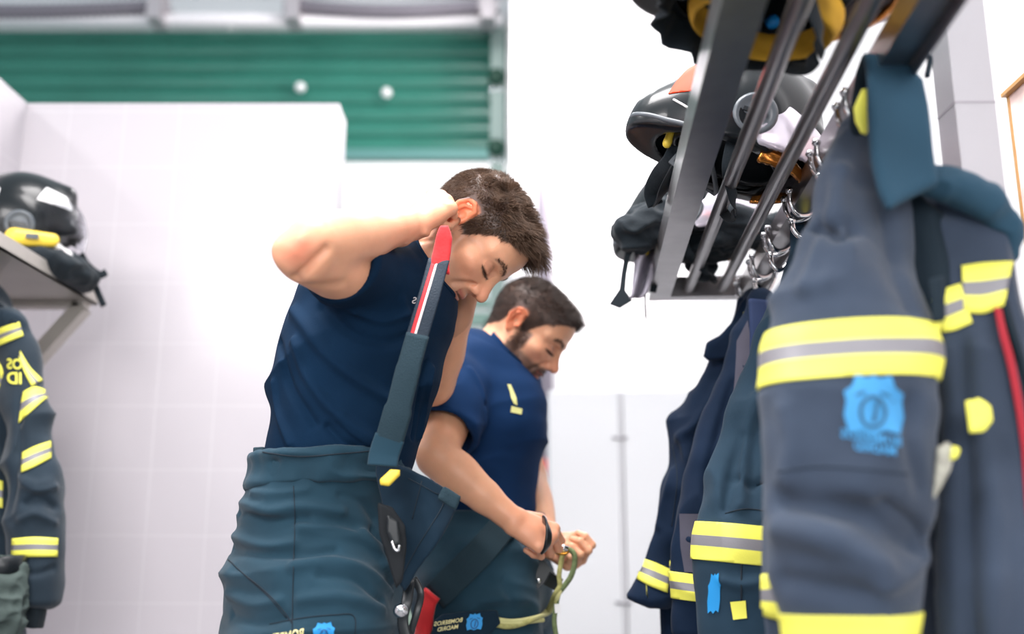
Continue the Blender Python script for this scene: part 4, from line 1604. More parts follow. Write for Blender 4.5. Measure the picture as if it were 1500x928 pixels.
# pulled folds across the ribs and under the arm
for q, w_, am in ((px((412, 470, 1.68), (440, 560, 1.66), (500, 620, 1.66), (560, 650, 1.68)), .011, .008),
                  (px((425, 450, 1.68), (470, 540, 1.64), (540, 600, 1.64), (590, 625, 1.68)), .010, -.007),
                  (px((470, 440, 1.64), (520, 520, 1.64), (575, 560, 1.66)), .012, .006),
                  (px((405, 520, 1.72), (415, 590, 1.7), (445, 640, 1.68)), .009, .006),
                  (px((632, 530, 1.74), (620, 580, 1.72), (605, 640, 1.72)), .009, .007),
                  (px((618, 520, 1.7), (612, 570, 1.7), (595, 620, 1.69)), .008, -.006),
                  (px((560, 400, 1.68), (590, 440, 1.7), (604, 480, 1.72)), .007, .004)):
    S.fold(q, w_ * 1.1, am * 1.1)
S.bvh()
hq = lambda q: np.array([S.hit(a_, b_)[0] for a_, b_ in spline(np.array(q, float), 5)])
for q, w_, am in (([(432, 500), (450, 550), (485, 598), (540, 640)], .010, .010), ([(408, 500), (425, 565), (460, 620)], .009, -.009),
                  ([(430, 455), (480, 520), (545, 570), (580, 590)], .011, .009), ([(470, 450), (520, 490), (570, 500), (600, 490)], .010, -.008),
                  ([(500, 610), (520, 632), (545, 648)], .008, .008), ([(480, 625), (500, 645), (520, 656)], .007, -.007),
                  ([(402, 560), (410, 610), (425, 650)], .008, .008), ([(520, 455), (560, 470), (596, 460)], .009, .008),
                  ([(632, 540), (622, 590), (612, 640)], .006, .009), ([(625, 530), (614, 580), (604, 640)], .005, -.008)):
    S.fold(hq(q), w_, am)
S.bvh()
tee1 = S.ob('t_shirt', M['tee'], man1)
TEE1 = S
# ribbed collar following the neck opening
ring = neck_rim(S, NC, NR, nd, f1)
Vv, Ff = tube_geo(ring, .005, 8, True)
nob('collar', Vv, Ff, M['tee'], tee1)
stick('lettering', text_geo('S', 1.0, True), S, (606, 440), (13, 3), (4, -13), M['pale_stripe'], tee1, .0015, 1)

# ---- turnout trousers
F = Field(A(-.62, 1.48, -.01), A(-.02, 2.25, 1.24), .0045)
hipN = P(462, 910, 1.76); hipF = P(480, 900, 2.0)
WY = 1.68
F.chain([P(490, 668, Y1), P(482, 705, Y1), P(468, 765, Y1), P(462, 835, Y1), P(462, 905, Y1)], [.150, .148, .151, .168, .17], .02, ax=f1, fl=1.12)
kn = A(hipN[0] + .01, hipN[1] - .01, .52); an = A(hipN[0] - .02, hipN[1], .1)
F.chain([hipN, kn, an], [.128, .118, .11], .03, ax=l1, fl=1.1)
kf = A(hipF[0] + .03, hipF[1], .52); af = A(hipF[0] + .04, hipF[1], .1)
F.chain([hipF, kf, af], [.13, .12, .11], .02, ax=l1, fl=1.1)
F.plane(P(488, 664, WY), nrm(A(-.03, 0, 1)), .01)
F.plane((0, 0, .03), (0, 0, -1), .004)
S = Surf(F, 1)
V = S.V
m_ = np.clip((1.15 - V[:, 2]) / .1, 0, 1)
S.ridge(.010, (3.5, 3.5, 11), 21, mask=m_).noise(.005, (8, 8, 22), 23, mask=m_).ridge(.0022, (14, 14, 30), 25, mask=m_)
for q, w_, am in ((px((575, 700, 1.66), (555, 760, 1.62), (575, 850, 1.62), (582, 928, 1.62)), .012, -.012),
                  (px((350, 770, 1.72), (420, 790, 1.62), (520, 800, 1.6)), .012, .005),
                  (px((340, 830, 1.72), (400, 850, 1.62), (480, 850, 1.6)), .013, -.006),
                  (px((585, 860, 1.66), (540, 880, 1.62), (500, 890, 1.6)), .012, .006),
                  (px((575, 820, 1.66), (530, 800, 1.62), (490, 790, 1.6)), .012, .007),
                  (px((572, 840, 1.66), (530, 845, 1.62), (500, 850, 1.6)), .010, -.006),
                  (px((365, 720, 1.75), (420, 735, 1.65), (500, 730, 1.62)), .010, .004)):
    S.fold(q, w_, am)
S.bvh()
hq = lambda q: np.array([S.hit(a_, b_)[0] for a_, b_ in spline(np.array(q, float), 5)])
for q, w_, am in (([(352, 735), (395, 748), (440, 742), (500, 748)], .009, .008), ([(348, 752), (400, 762), (450, 760)], .008, -.007),
                  ([(345, 785), (390, 800), (430, 795)], .010, .008), ([(440, 772), (500, 778), (556, 800)], .009, .007),
                  ([(335, 802), (380, 812), (440, 812), (490, 806)], .008, -.007), ([(430, 828), (490, 822), (540, 838), (570, 868)], .010, .009),
                  ([(470, 842), (520, 848), (560, 880)], .008, -.008), ([(530, 780), (556, 812), (572, 850)], .009, .009), ([(545, 775), (566, 805), (578, 840)], .006, -.007),
                  ([(335, 868), (370, 885), (410, 880)], .010, .008), ([(440, 878), (500, 872), (560, 892)], .010, .007),
                  ([(340, 900), (380, 912), (420, 905)], .008, -.006), ([(370, 720), (410, 722), (450, 716)], .007, .005), ([(500, 725), (530, 735), (548, 760)], .008, -.006)):
    S.fold(hq(q), w_, am)
S.bvh()
TR1 = S
tr1 = S.ob('trousers', M['turnout'], man1)
# waistband as its own thicker ring
F = Field(A(-.6, 1.55, 1.0), A(-.02, 2.2, 1.25), .0035)
F.chain([P(489, 640, Y1), P(487, 668, Y1), P(480, 720, Y1)], [.156, .155, .155], .05, ax=f1, fl=1.12)
F.plane(P(488, 653, WY), nrm(A(-.03, 0, 1)), .008); F.plane(P(480, 704, WY), nrm(A(.04, 0, -1)), .008)
F.chain([P(489, 600, Y1), P(487, 680, Y1)], [.143, .143], .008, '-', ax=f1, fl=1.12)
S = Surf(F, 1); S.ridge(.007, (8, 8, 30), 31).noise(.003, (40, 40, 20), 33)
for q in (px((378, 672, 1.8), (420, 680, 1.66), (480, 684, 1.64)), px((400, 690, 1.7), (450, 695, 1.64), (540, 690, 1.64))):
    S.fold(q, .006, -.005)
S.bvh(); S.ob('waistband', M['turnout'], tr1)
WB1 = S
S.seam('waist_stitch', [(385, 662), (440, 668), (500, 664), (545, 660)], M['thread'], tr1, .0012)
TR1.seam('side_seam', [(430, 712), (432, 760), (430, 830), (428, 935)], M['thread'], tr1, .0009)
TR1.seam('diagonal_seam', [(332, 817), (355, 838), (385, 862), (412, 890), (428, 912)], M['thread'], tr1, .001)
TR1.seam('diagonal_seam', [(338, 822), (362, 845), (392, 872), (420, 905)], M['thread'], tr1, .0009)


def sheet(name, pix, Y, t, m, parent, bend=None, h=.0035, rnd=.004, wr=None, tilt=(0, 0)):
    """thick cloth piece: outline as picture points on the upright plane y = Y (sheared by tilt along x, z)"""
    c0 = P(pix[0][0], pix[0][1], Y)
    pts = []
    for a, b in pix:
        r_ = ray(a, b)
        # plane: y = Y + tilt0*(x-x0) + tilt1*(z-z0)
        k = (Y - tilt[0] * (c0[0] - CAM[0]) - tilt[1] * (c0[2] - CAM[2])) / (r_[1] - tilt[0] * r_[0] - tilt[1] * r_[2])
        pts.append(CAM + r_ * k)
    pts = np.array(pts)
    n = nrm(A(-tilt[0], 1, -tilt[1]))
    uu = nrm(A(1, tilt[0], 0)); vv = np.cross(n, uu) * -1
    uu = nrm(uu); n2 = np.cross(uu, vv)
    c = pts.mean(0)
    poly = [((p - c) @ uu, (p - c) @ vv) for p in pts]
    pad = t + .03 + (.06 if bend else 0)
    F = Field(pts.min(0) - pad, pts.max(0) + pad, h)
    F.prism(poly, c, uu, vv, t, rnd, .002, '+', bend)
    S = Surf(F, 1)
    if wr:
        S.noise(wr[0], wr[1], 17)
    S.bvh()
    if name:
        S.ob(name, m, parent)
    return S


# open front flap hanging forwards
FL1 = sheet('front_flap', [(556, 664), (600, 690), (640, 708), (672, 728), (668, 742), (640, 790), (612, 834), (592, 866), (582, 850), (574, 800), (562, 740), (552, 690)], 1.69, .014, M['turnout_dark'], tr1,
            bend=lambda a, b: .02 * np.sin(a * 22 + .6) + .008 * np.sin(a * 60 + b * 20), tilt=(.25, 0), wr=(.002, (40, 40, 40)))
FL1.seam('flap_stitch', [(598, 700), (634, 720), (650, 735), (612, 800), (590, 840)], M['thread'], tr1, .0009)
FL1.seam('flap_stitch', [(618, 704), (604, 760)], M['thread'], tr1, .0009)
sheet('velcro_tab', [(650, 710), (676, 727), (668, 748), (640, 730)], 1.66, .009, M['velcro'], tr1, tilt=(.25, 0))
sheet('yellow_pull', [(556, 702), (572, 687), (586, 688), (586, 696), (570, 712), (557, 710)], 1.625, .014, M['yellow_plastic'], tr1, h=.002, rnd=.005, tilt=(.1, 0))
# dark pocket gap behind the flap with a hanging black buckle strap
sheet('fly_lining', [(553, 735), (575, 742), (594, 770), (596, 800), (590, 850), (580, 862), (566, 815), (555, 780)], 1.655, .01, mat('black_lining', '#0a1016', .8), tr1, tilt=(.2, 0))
b_ = sheet('buckle_strap', [(566, 752), (584, 762), (588, 796), (576, 802), (566, 780)], 1.635, .008, M['black_plastic'], tr1, h=.0025, tilt=(.2, 0))
tube('ring', spline(np.array([P(574, 792, 1.62), P(578, 803, 1.62), P(583, 806, 1.62), P(585, 798, 1.62)]), 5), .0022, M['chrome'], tr1, 8)
sheet('side_tab', [(371, 655), (388, 654), (391, 668), (372, 672)], 1.80, .016, M['velcro'], tr1, h=.003)
# pocket flap with crest and lettering at the bottom of the picture
PK = TR1
sm_ = PK.seam('pocket_edge', [(395, 914), (440, 905), (490, 900), (518, 902), (520, 935)], M['thread'], tr1, .0009)
CREST_OUT = [(-.42, -.5), (-.5, -.2), (-.46, .05), (-.5, .2), (-.36, .3), (-.3, .5), (-.1, .44), (0, .5), (.1, .44), (.3, .5), (.36, .3), (.5, .2), (.46, .05), (.5, -.2), (.42, -.5), (.2, -.44), (0, -.52), (-.2, -.44)]
CREST_IN = [(-.26, .16), (-.26, -.14), (-.18, -.3), (0, -.38), (.18, -.3), (.26, -.14), (.26, .16)]
_ov = [(math.cos(2 * math.pi * k / 24), math.sin(2 * math.pi * k / 24)) for k in range(24)]
CREST_ARM = [[(_ov[k][0] * .2, _ov[k][1] * .27 - .05), (_ov[k][0] * .27, _ov[k][1] * .34 - .05), (_ov[(k + 1) % 24][0] * .27, _ov[(k + 1) % 24][1] * .34 - .05), (_ov[(k + 1) % 24][0] * .2, _ov[(k + 1) % 24][1] * .27 - .05)] for k in range(24)] + [[(-.02, -.24), (.05, -.26), (.11, .14), (.04, .16)], [(-.34, .3), (-.14, .38), (-.16, .32), (-.34, .25)], [(.34, .3), (.14, .38), (.16, .32), (.34, .25)]]
stick('crest', poly_geo([CREST_OUT]), TR1, (474, 927), (32, -2), (2, -32), M['crest_blue'], tr1, .002)
stick('crest_shield', poly_geo(CREST_ARM), TR1, (474, 930), (28, -2), (2, -28), M['crest_dark'], tr1, .0032)
stick('lettering', text_geo('BOMBEROS', 1.0, True), TR1, (412, 932), (13, -2.2), (2, -15), M['letter_cream'], tr1, .002, sub=1)
# ---- suspenders
sus = bpy.data.objects.new('suspenders', None)
top = P(646, 350, 1.665); a0 = P(640, 397, 1.64); a1_ = P(611, 490, 1.615); a2_ = P(567, 655, 1.63)
nrmS = nrm(-FW + A(-.15, 0, 0))
web = ribbon('suspenders', spline(np.array([P(643, 380, 1.645), P(628, 435, 1.625), a1_ + A(0, .004, 0), P(604, 515, 1.615)]), 8), .037, .004, nrmS, M['webbing'], man1)
off = nrmS * .0032
sd = nrm(a1_ - a0); sw = nrm(np.cross(sd, nrmS))
if sw[0] > 0:
    sw = -sw
for nm, k, wd, m_ in (('red_stripe', .0085, .0062, M['red_stripe']), ('pale_stripe', .003, .0042, M['pale_stripe'])):
    ribbon(nm, spline(np.array([P(643, 384, 1.645), P(628, 435, 1.625), a1_ + A(0, .004, 0), P(607, 505, 1.615)]), 8) + off + sw * k, wd, .0012, nrmS, m_, web)
ribbon('velcro_pad', spline(np.array([P(612, 490, 1.608), P(598, 540, 1.605), P(583, 600, 1.615), P(568, 652, 1.632)]), 8), [.0385] * 8 + [.041] * 8 + [.047] * 9, .009, nrmS, M['velcro'], web)
ribbon('anchor_tab', spline(np.array([P(571, 640, 1.627), P(563, 664, 1.63), P(560, 682, 1.628)]), 6), .05, .006, nrmS, M['turnout'], web)
rp = sheet('red_grip', [(638, 346), (644, 330), (657, 330), (662, 350), (659, 402), (629, 400), (632, 378), (636, 358)], 1.648, .016, M['red_cloth'], web, h=.0022, rnd=.006, wr=(.002, (60, 60, 40)))
rp.seam('grip_stitch', [(633, 394), (645, 396), (656, 396)], mat('dark_red_thread', '#8f1418', .8), web, .0009)
# far strap glimpsed beneath the chin
ribbon('far_strap', spline(np.array([P(652, 424, 1.9), P(646, 455, 1.92), P(640, 485, 1.94), P(632, 540, 1.95)]), 6), .03, .005, nrm(A(-.3, -1, 0)), M['red_cloth'], web)
# back straps and hardware hanging at the hip
ribbon('hanging_strap', spline(np.array([P(600, 850, 1.72), P(596, 880, 1.7), P(590, 910, 1.7), P(600, 950, 1.7)]), 6), .018, .006, -FW, M['black_plastic'], web)
ribbon('hanging_strap', spline(np.array([P(606, 846, 1.74), P(616, 868, 1.74), P(612, 892, 1.73), P(600, 930, 1.73)]), 6), .012, .005, -FW, M['black_plastic'], web)
Vv, Ff = lathe_geo([(.002, 0), (.01, 0), (.012, .004), (.008, .01), (.002, .011)], P(587, 893, 1.67), -FW, 16)
nob('buckle_stud', Vv, Ff, M['chrome'], web)
# ----------------------------------------------------------------- the bearded man with the rope
Y2 = 2.42
f2 = nrm(A(.9, -.43, 0)); l2 = A(-.43, -.9, 0)
man2 = empty('person', (P(690, 800, Y2)[0], Y2, 0), 'bearded man in blue t-shirt looking down at the rope and clips in his hands', 'person')
g = nrm(.70 * RT - .66 * UP - .26 * FW)
u = .68 * RT + .73 * UP; u = nrm(u - g * (u @ g))
R2 = np.stack([g, np.cross(u, g), u], 1)
SC2 = .99
H2 = P(756, 468, 2.335) - R2 @ (A(EAR, -.08, .003) * SC2)
neck = P(722, 535, Y2 + .02)
S_N = P(668, 572, 2.27); E_N = P(640, 668, 2.13); W_N = P(752, 762, 2.12)
S_F = P(742, 560, 2.6); E_F = P(775, 700, 2.6); W_F = P(803, 798, 2.36)
print('arm2', np.linalg.norm(S_N - E_N), np.linalg.norm(E_N - W_N), 'far', np.linalg.norm(S_F - E_F), np.linalg.norm(E_F - W_F))
tor = [P(712, 790, Y2), P(712, 745, Y2), P(708, 690, Y2), P(703, 630, Y2), P(700, 585, Y2), P(708, 558, Y2)]
F = Field(A(-.4, 1.9, .85), A(.2, 2.85, 1.85), .0026)
F.chain(tor[1:], [.10, .115, .135, .145, .115], .05, ax=f2, fl=1.25)
F.chain([tor[4], neck, H2 + R2 @ A(-.03, 0, -.03)], [.085, .062, .057], .03)
F.cone(H2 + R2 @ A(.03, 0, -.07), neck + A(.02, -.01, .01), .04, .05, .03)
F.cone(tor[4], S_N, .1, .072, .05); F.cone(tor[4], S_F, .1, .07, .05)
F.chain([S_N, (S_N + E_N) / 2, E_N], [.058, .052, .042], .02)
fa = W_N - E_N
F.chain([E_N, E_N + fa * .25, E_N + fa * .6, E_N + fa * .85, W_N], [.042, .0465, .037, .029, .027], .014)
F.chain([S_F, E_F], [.058, .044], .02)
ff = W_F - E_F
F.chain([E_F, E_F + ff * .3, W_F], [.044, .044, .027], .014)
head(F, H2, R2, SC2)
hand(F, W_N, nrm(RT * .72 - UP * .36 - FW * .1), nrm(-FW * .75 + UP * .55 + RT * .2), True, [(52, 60, 40), (58, 66, 40), (64, 70, 45), (70, 74, 45)], .95,
     thumb=[(.02, .026, -.012), (.05, .046, -.02), (.08, .044, -.03), (.104, .03, -.035)])
hand(F, W_F, nrm(RT * .7 - UP * .25 - FW * .5), nrm(FW * .55 - UP * .8), False, [(58, 80, 45), (62, 84, 48), (66, 86, 50), (70, 88, 50)], .95,
     thumb=[(.02, .026, -.01), (.05, .045, -.02), (.08, .042, -.036), (.1, .028, -.042)])
S2b = Surf(F, 1)
V = S2b.V
col = np.tile(rgb('#dfa583'), (len(V), 1))
w = np.exp(-(np.linalg.norm(V - (W_N + RT * .06), axis=1) / .08) ** 2)[:, None] * .3
col = col * (1 - w) + SKIN_RED * w
col = head_colors(V, H2, R2, SC2, .85, col)
S2b.bvh()
body2 = S2b.ob('body', M['skin'], man2, col)
make_hair('hair', S2b, H2, R2, SC2, M['hair_dark'], man2, 13000, .026, .008, 21)
brow_hair('eyebrows', S2b, H2, R2, SC2, M['hair_dark'], man2, 210, 5)
# short beard hairs
r = np.random.default_rng(9)
L = ((S2b.V - H2) @ R2) / SC2
x, y, z = L.T
bm_ = (np.abs(L) < np.array([.14, .09, .14])).all(1) & (x > -.002) & (((z < -.04) & (z > -.125) & ~((np.abs(y) < .026) & (z > -.072) & (z < -.053) & (x > .08))) | ((z < -.005) & (x < .034) & (np.abs(y) > .045)) | ((np.abs(y) < .03) & (z < -.038) & (z > -.052) & (x > .085)))
bm_ &= ~((z > -.06) & (x > .045) & (x < .085) & (np.abs(y) > .028))
ids = np.nonzero(bm_)[0]
Nn = normals(S2b.V, S2b.Q)
n = 6000
pk = r.choice(ids, n)
root = S2b.V[pk] + r.normal(0, .0012, (n, 3))
D = (np.array([.1, 0, -.9]) + r.normal(0, .3, (n, 3))) @ R2.T + Nn[pk] * .45
D /= np.linalg.norm(D, axis=1)[:, None]
sd = np.cross(D, r.normal(0, 1, (n, 3))); sd /= np.linalg.norm(sd, axis=1)[:, None]
ln = r.uniform(.004, .008, n)[:, None]
a_, b_, c_, d_ = root - sd * .0004, root + sd * .0004, root + D * ln + sd * .0001, root + D * ln - sd * .0001
Vb = np.stack([a_, b_, c_, d_], 1).reshape(-1, 3)
nob('beard', Vb, np.arange(4 * n).reshape(-1, 4), M['hair_dark'], man2)
# ---- T-shirt
F = Field(A(-.4, 2.0, .95), A(.2, 2.85, 1.6), .0038)
F.chain(tor[:], [.138, .142, .158, .176, .166, .13], .05, ax=f2, fl=1.2)
F.cone(tor[4], neck + A(-.004, 0, -.03), .1, .082, .04)
sh_e = S_N + (E_N - S_N) * .62
F.chain([tor[4], S_N, sh_e], [.11, .078, .076], .04)
F.chain([tor[4], S_F, S_F + (E_F - S_F) * .5], [.11, .08, .072], .04)
F.ell(tor[3] + f2 * .06 + A(0, 0, .02), (.1, .13, .1), .05)
dE = nrm(E_N - S_N)
F.chain([sh_e - dE * .04, sh_e + dE * .2], [.067, .067], .004, '-')
F.plane(sh_e + dE * .015, dE, .005, '&', sh_e - .12, sh_e + .12)
nd = nrm(H2 - neck)
NC = neck + nd * .04 + f2 * .015; NR = A(.072, .072, .062)
F.ell(NC, NR, .006, '-')
F.plane(P(712, 758, Y2), (0, 0, -1), .01)
S = Surf(F, 1)
S.ridge(.009, (5, 5, 14), 45).noise(.003, (18, 18, 22), 47)
for q, w_, am in ((px((655, 545, 2.2), (672, 590, 2.18), (690, 625, 2.18)), .009, .006), (px((700, 590, 2.2), (735, 600, 2.2), (760, 640, 2.22)), .009, -.006),
                  (px((695, 650, 2.2), (730, 640, 2.2), (775, 620, 2.25)), .01, .005), (px((690, 540, 2.2), (708, 575, 2.2), (712, 620, 2.2)), .009, .005),
                  (px((700, 700, 2.22), (740, 690, 2.22), (780, 690, 2.28)), .01, .005)):
    S.fold(q, w_, am)
S.bvh()
tee2 = S.ob('t_shirt', M['tee_soft'], man2)
ring = neck_rim(S, NC, NR, nd, f2)
Vv, Ff = tube_geo(ring, .005, 8, True)
nob('collar', Vv, Ff, M['tee'], tee2)
bd = mat('chest_badge', '#d8d68c', .6)
stick('chest_emblem', poly_geo([[(-.5, 1), (-.1, 1.05), (.15, .5), (.45, -.2), (.5, -.9), (.1, -.8), (-.15, -.3), (-.25, .3)]]), S, (750, 579), (13, 2), (-1, -15), bd, tee2, .002)
stick('chest_emblem', poly_geo([[(-1, .8), (1, .6), (1, -.7), (-1, -.6)]]), S, (756, 601), (8, 1.5), (1, -6.5), bd, tee2, .002)
# ---- trousers
F = Field(A(-.45, 2.05, -.01), A(.25, 2.9, 1.16), .005)
hN = P(695, 850, 2.33); hF = P(722, 850, 2.55)
F.chain([P(711, 725, Y2), P(710, 752, Y2), P(708, 790, Y2), P(706, 850, Y2)], [.17, .172, .178, .188], .03, ax=f2, fl=1.2)
F.chain([hN, A(hN[0] + .02, hN[1], .52), A(hN[0], hN[1], .1)], [.15, .12, .11], .04, ax=l2, fl=1.15)
F.chain([hF, A(hF[0] + .05, hF[1], .52), A(hF[0] + .05, hF[1], .1)], [.14, .12, .11], .03, ax=l2, fl=1.15)
F.plane((0, 0, .03), (0, 0, -1), .004)
F.plane(P(710, 746, 2.24), (0, 0, 1), .008)
S = Surf(F, 1)
m_ = np.clip((1.05 - S.V[:, 2]) / .06, 0, 1)
S.ridge(.009, (6, 6, 14), 61, mask=m_).noise(.004, (18, 18, 30), 63)
for q, w_, am in ((px((770, 810, 2.2), (740, 850, 2.2), (760, 900, 2.2)), .012, -.008), (px((700, 830, 2.18), (740, 850, 2.2), (800, 870, 2.3)), .012, .006)):
    S.fold(q, w_, am)
S.bvh()
TR2 = S
tr2 = S.ob('trousers', M['turnout'], man2)
# suspender hanging across the thigh, red end
pts = [S.hit(x_, y_, .006) for x_, y_ in spline(np.array([(740, 768), (712, 800), (676, 836), (640, 872)], float), 6)]
ribbon('hanging_suspender', np.array([p for p, n in pts]), .062, .006, np.array([n for p, n in pts]), M['velcro'], tr2)
pts = [S.hit(x_, y_, .012) for x_, y_ in spline(np.array([(637, 866), (630, 884), (625, 910), (622, 940)], float), 5)]
ribbon('red_grip', np.array([p for p, n in pts]), .04, .012, np.array([n for p, n in pts]), M['red_cloth'], tr2)
PK = sheet('pocket_flap', [(648, 899), (690, 894), (728, 893), (733, 912), (716, 930), (640, 940), (632, 930), (636, 908)], TR2.hit(690, 910)[0][1] - .012, .016, M['turnout_dark'], tr2, tilt=(.1, 0))
stick('lettering', text_geo('BOMBEROS', 1.0, True), PK, (657, 910.5), (8.1, -1.3), (1.5, -8.6), M['letter_cream'], tr2, .0015, sub=1)
stick('lettering', text_geo('MADRID', 1.0, True), PK, (656, 919.5), (8.1, -1.3), (1.5, -8.6), M['letter_cream'], tr2, .0015, sub=1)
stick('crest', poly_geo([CREST_OUT]), PK, (695, 910), (24, -1.5), (1.5, -24), M['crest_blue'], tr2, .0016)
stick('crest_shield', poly_geo(CREST_ARM), PK, (695, 912), (22, -1.5), (1.5, -22), M['crest_dark'], tr2, .0028)
# black belt hardware on the hip
c = TR2.hit(795, 838, .0)[0]
bm = bmesh.new()
obox(bm, P(772, 815, c[1] - .05), P(800, 850, c[1] - .05), RT, .05, .03); obox(bm, P(800, 845, c[1] - .06), P(818, 855, c[1] - .05), UP, .03, .025)
bk = bob('belt_buckle', bm, M['black_plastic'], tr2, False, .006)
for (x_, y_) in ((777, 836), (776, 846), (789, 850)):
    Vv, Ff = lathe_geo([(.001, 0), (.006, 0), (.005, .004), (.001, .005)], P(x_, y_, c[1] - .075), -FW, 12)
    nob('stud', Vv, Ff, M['chrome'], bk)

# ---- rope, black glove-like strap and clip in his hands
rope_m = mat('olive_rope', '#a9a568', .8, bump=.7, bscale=500, var=.25, vscale=120)
rope_g = mat('green_rope', '#6c7a52', .8, bump=.7, bscale=500, var=.25, vscale=120)
rp = empty('rope', P(812, 800, 2.25), 'olive and yellow looped rope held by the bearded man in front of his trousers', 'rope')
Yr = 2.24
tube('strand', spline(np.array(px((810, 800, Yr), (826, 803, Yr), (839, 808, Yr), (842, 822, Yr), (837, 842, Yr), (828, 856, Yr), (818, 868, Yr))), 8), .006, rope_g, rp, 10)
tube('strand', spline(np.array(px((826, 806, Yr), (822, 822, Yr), (819, 842, Yr), (820, 860, Yr), (814, 884, Yr))), 8), .0055, rope_m, rp, 10)
def on_leg(*q):
    return [TR2.hit(a_, b_, .009)[0] for a_, b_ in q]


tube('strand', spline(np.array(px((820, 858, Yr), (812, 872, Yr)) + on_leg((796, 893), (780, 905), (758, 915), (740, 919), (722, 915))), 8), .0055, rope_m, rp, 10)
pale = mat('pale_rope', '#cfcb8e', .8, bump=.6, bscale=500)
tube('strand', spline(np.array(px((822, 862, Yr), (815, 878, Yr)) + on_leg((800, 895), (785, 902), (765, 906), (745, 907), (722, 906))), 8), .0045, pale, rp, 10)
tube('strand', spline(np.array(on_leg((790, 907), (765, 910), (745, 911), (722, 911))), 8), .0045, pale, rp, 10)
tube('strand', spline(np.array(px((818, 866, Yr), (814, 890, Yr), (812, 910, Yr), (816, 940, Yr))), 8), .0055, rope_g, rp, 10)
bm = bmesh.new(); obox(bm, P(816, 884, Yr - .01), P(817, 897, Yr - .01), RT, .012, .01)
bob('white_sleeve', bm, M['white_plastic'], rp, False, .003)
cb = empty('carabiner', P(810, 800, 2.22), 'brass and steel carabiner held between the bearded man\'s fingers', 'carabiner')
tube('ring', spline(np.array(px((797, 799, 2.2), (806, 796, 2.2), (818, 800, 2.2), (830, 804, 2.2), (828, 810, 2.2), (814, 808, 2.2), (800, 804, 2.2))), 6, True), .0045, M['brass'], cb, 10, True)
tube('gate', np.array(px((820, 799, 2.19), (832, 804, 2.19))), .006, M['chrome'], cb, 12)
sb = empty('wrist_strap', P(795, 780, 2.14), 'black looped strap gripped in the bearded man\'s near fist', 'strap')
ribbon('webbing', spline(np.array(px((796, 808, 2.07), (802, 797, 2.05), (804, 780, 2.05), (801, 766, 2.07), (796, 760, 2.1))), 6), .017, .006, nrm(-FW + RT), M['black_plastic'], sb)
# drab green kit hanging far behind, glimpsed between the two men
G = Field(A(-.62, 3.5, .0), A(-.2, 3.95, 1.0), .01)
G.chain([P(612, 800, 3.7), P(610, 860, 3.7), A(P(606, 930, 3.7)[0], 3.7, .12)], [.08, .11, .12], .05)
G.plane((0, 0, .003), (0, 0, -1), .01)
S = Surf(G, 1); S.ridge(.012, (12, 12, 14), 4)
t = S.ob('duffel_bag', mat('grey_green_canvas', '#8fa596', .8, bump=.3, bscale=200, var=.2)); tag(t, 'grey-green canvas bag standing on the floor between the two men', 'bag')
# ================================================================= turnout jackets on the hooks
M['jk_slate'] = mat('grey_slate_aramid', '#364152', .8, bump=.3, bscale=380, weave=.5, wscale=240, spec=.25, sheen=.15, var=.15, vscale=8)
M['jk_dark'] = mat('dark_slate_jacket', '#22394a', .8, bump=.3, bscale=380, weave=.5, wscale=240, spec=.25, sheen=.05, var=.15, vscale=8)
M['jk_navy'] = mat('navy_jacket', '#061d36', .8, bump=.3, bscale=380, weave=.4, wscale=240, spec=.25, sheen=.05, var=.12, vscale=8)
M['jk_collar'] = mat('blue_slate_collar', '#28475a', .8, bump=.3, bscale=380, weave=.4, wscale=240, spec=.25, sheen=.05, var=.1, vscale=8)
M['jk_lining'] = mat('dark_lining', '#071c28', .85, bump=.3, bscale=250)
TAPE = [M['yellow_tape'], M['silver_tape']]


def limb(pts, flat, h=.0048, k=.03, pad=.05):
    """hanging sleeve or panel: pts = (px, py, Y, half width in m); flattened front to back"""
    p3 = [P(a, b, y) for a, b, y, r in pts]
    rr = [q[3] for q in pts]
    lo = np.min(p3, 0) - max(rr) - pad; hi = np.max(p3, 0) + max(rr) + pad
    F = Field(lo, hi, h)
    F.chain(p3, rr, k, ax=A(0, 1, 0), fl=flat)
    return F, p3


def tape3(name, S, zt, zb, m, parent, n=(0, 0, 1), px_=None, off=.003, keep=None):
    """yellow / silver / yellow band round a limb between heights"""
    n = nrm(n)
    zt = np.asarray(zt, float); zb = np.asarray(zb, float)
    a = zt + (zb - zt) * .36; b = zt + (zb - zt) * .64
    return S.slab(name, [(zt, n), (zb, -n)], m, parent, off, .004, keep=keep, cols=[(b, n, 1), (a, n, 0)])


def strip(name, S, topl, botl, m, parent, off=.003):
    """band drawn between two picture polylines on a surface: three strips"""
    t = spline(np.array(topl, float), 6) if len(topl) > 2 else spline(np.array(topl, float), 10)
    b = spline(np.array(botl, float), 6) if len(botl) > 2 else spline(np.array(botl, float), 10)
    n = len(t)
    V = []; F = []; MI = []
    fr_ = [0, .18, .36, .5, .64, .82, 1]
    for f in fr_:
        for i in range(n):
            q = t[i] + (b[i] - t[i]) * f
            V.append(S.hit(q[0], q[1], off)[0])
    D = [np.linalg.norm(v - CAM) for v in V]
    md = np.median(D)
    for i, v in enumerate(V):                                      # keep the band from dropping into a fold behind it
        loc = np.median([D[j] for j in range(len(V)) if abs(j % n - i % n) <= 3])
        if abs(D[i] - loc) > .03:
            V[i] = CAM + (v - CAM) / D[i] * loc
    for k in range(6):
        for i in range(n - 1):
            F.append((k * n + i, k * n + i + 1, (k + 1) * n + i + 1, (k + 1) * n + i)); MI.append(1 if k in (2, 3) else 0)
    o = nob(name, V, F, m, parent)
    o.data.polygons.foreach_set('material_index', MI)
    sm = o.modifiers.new('thickness', 'SOLIDIFY'); sm.thickness = .002; sm.offset = 0; sm.use_even_offset = False
    return o


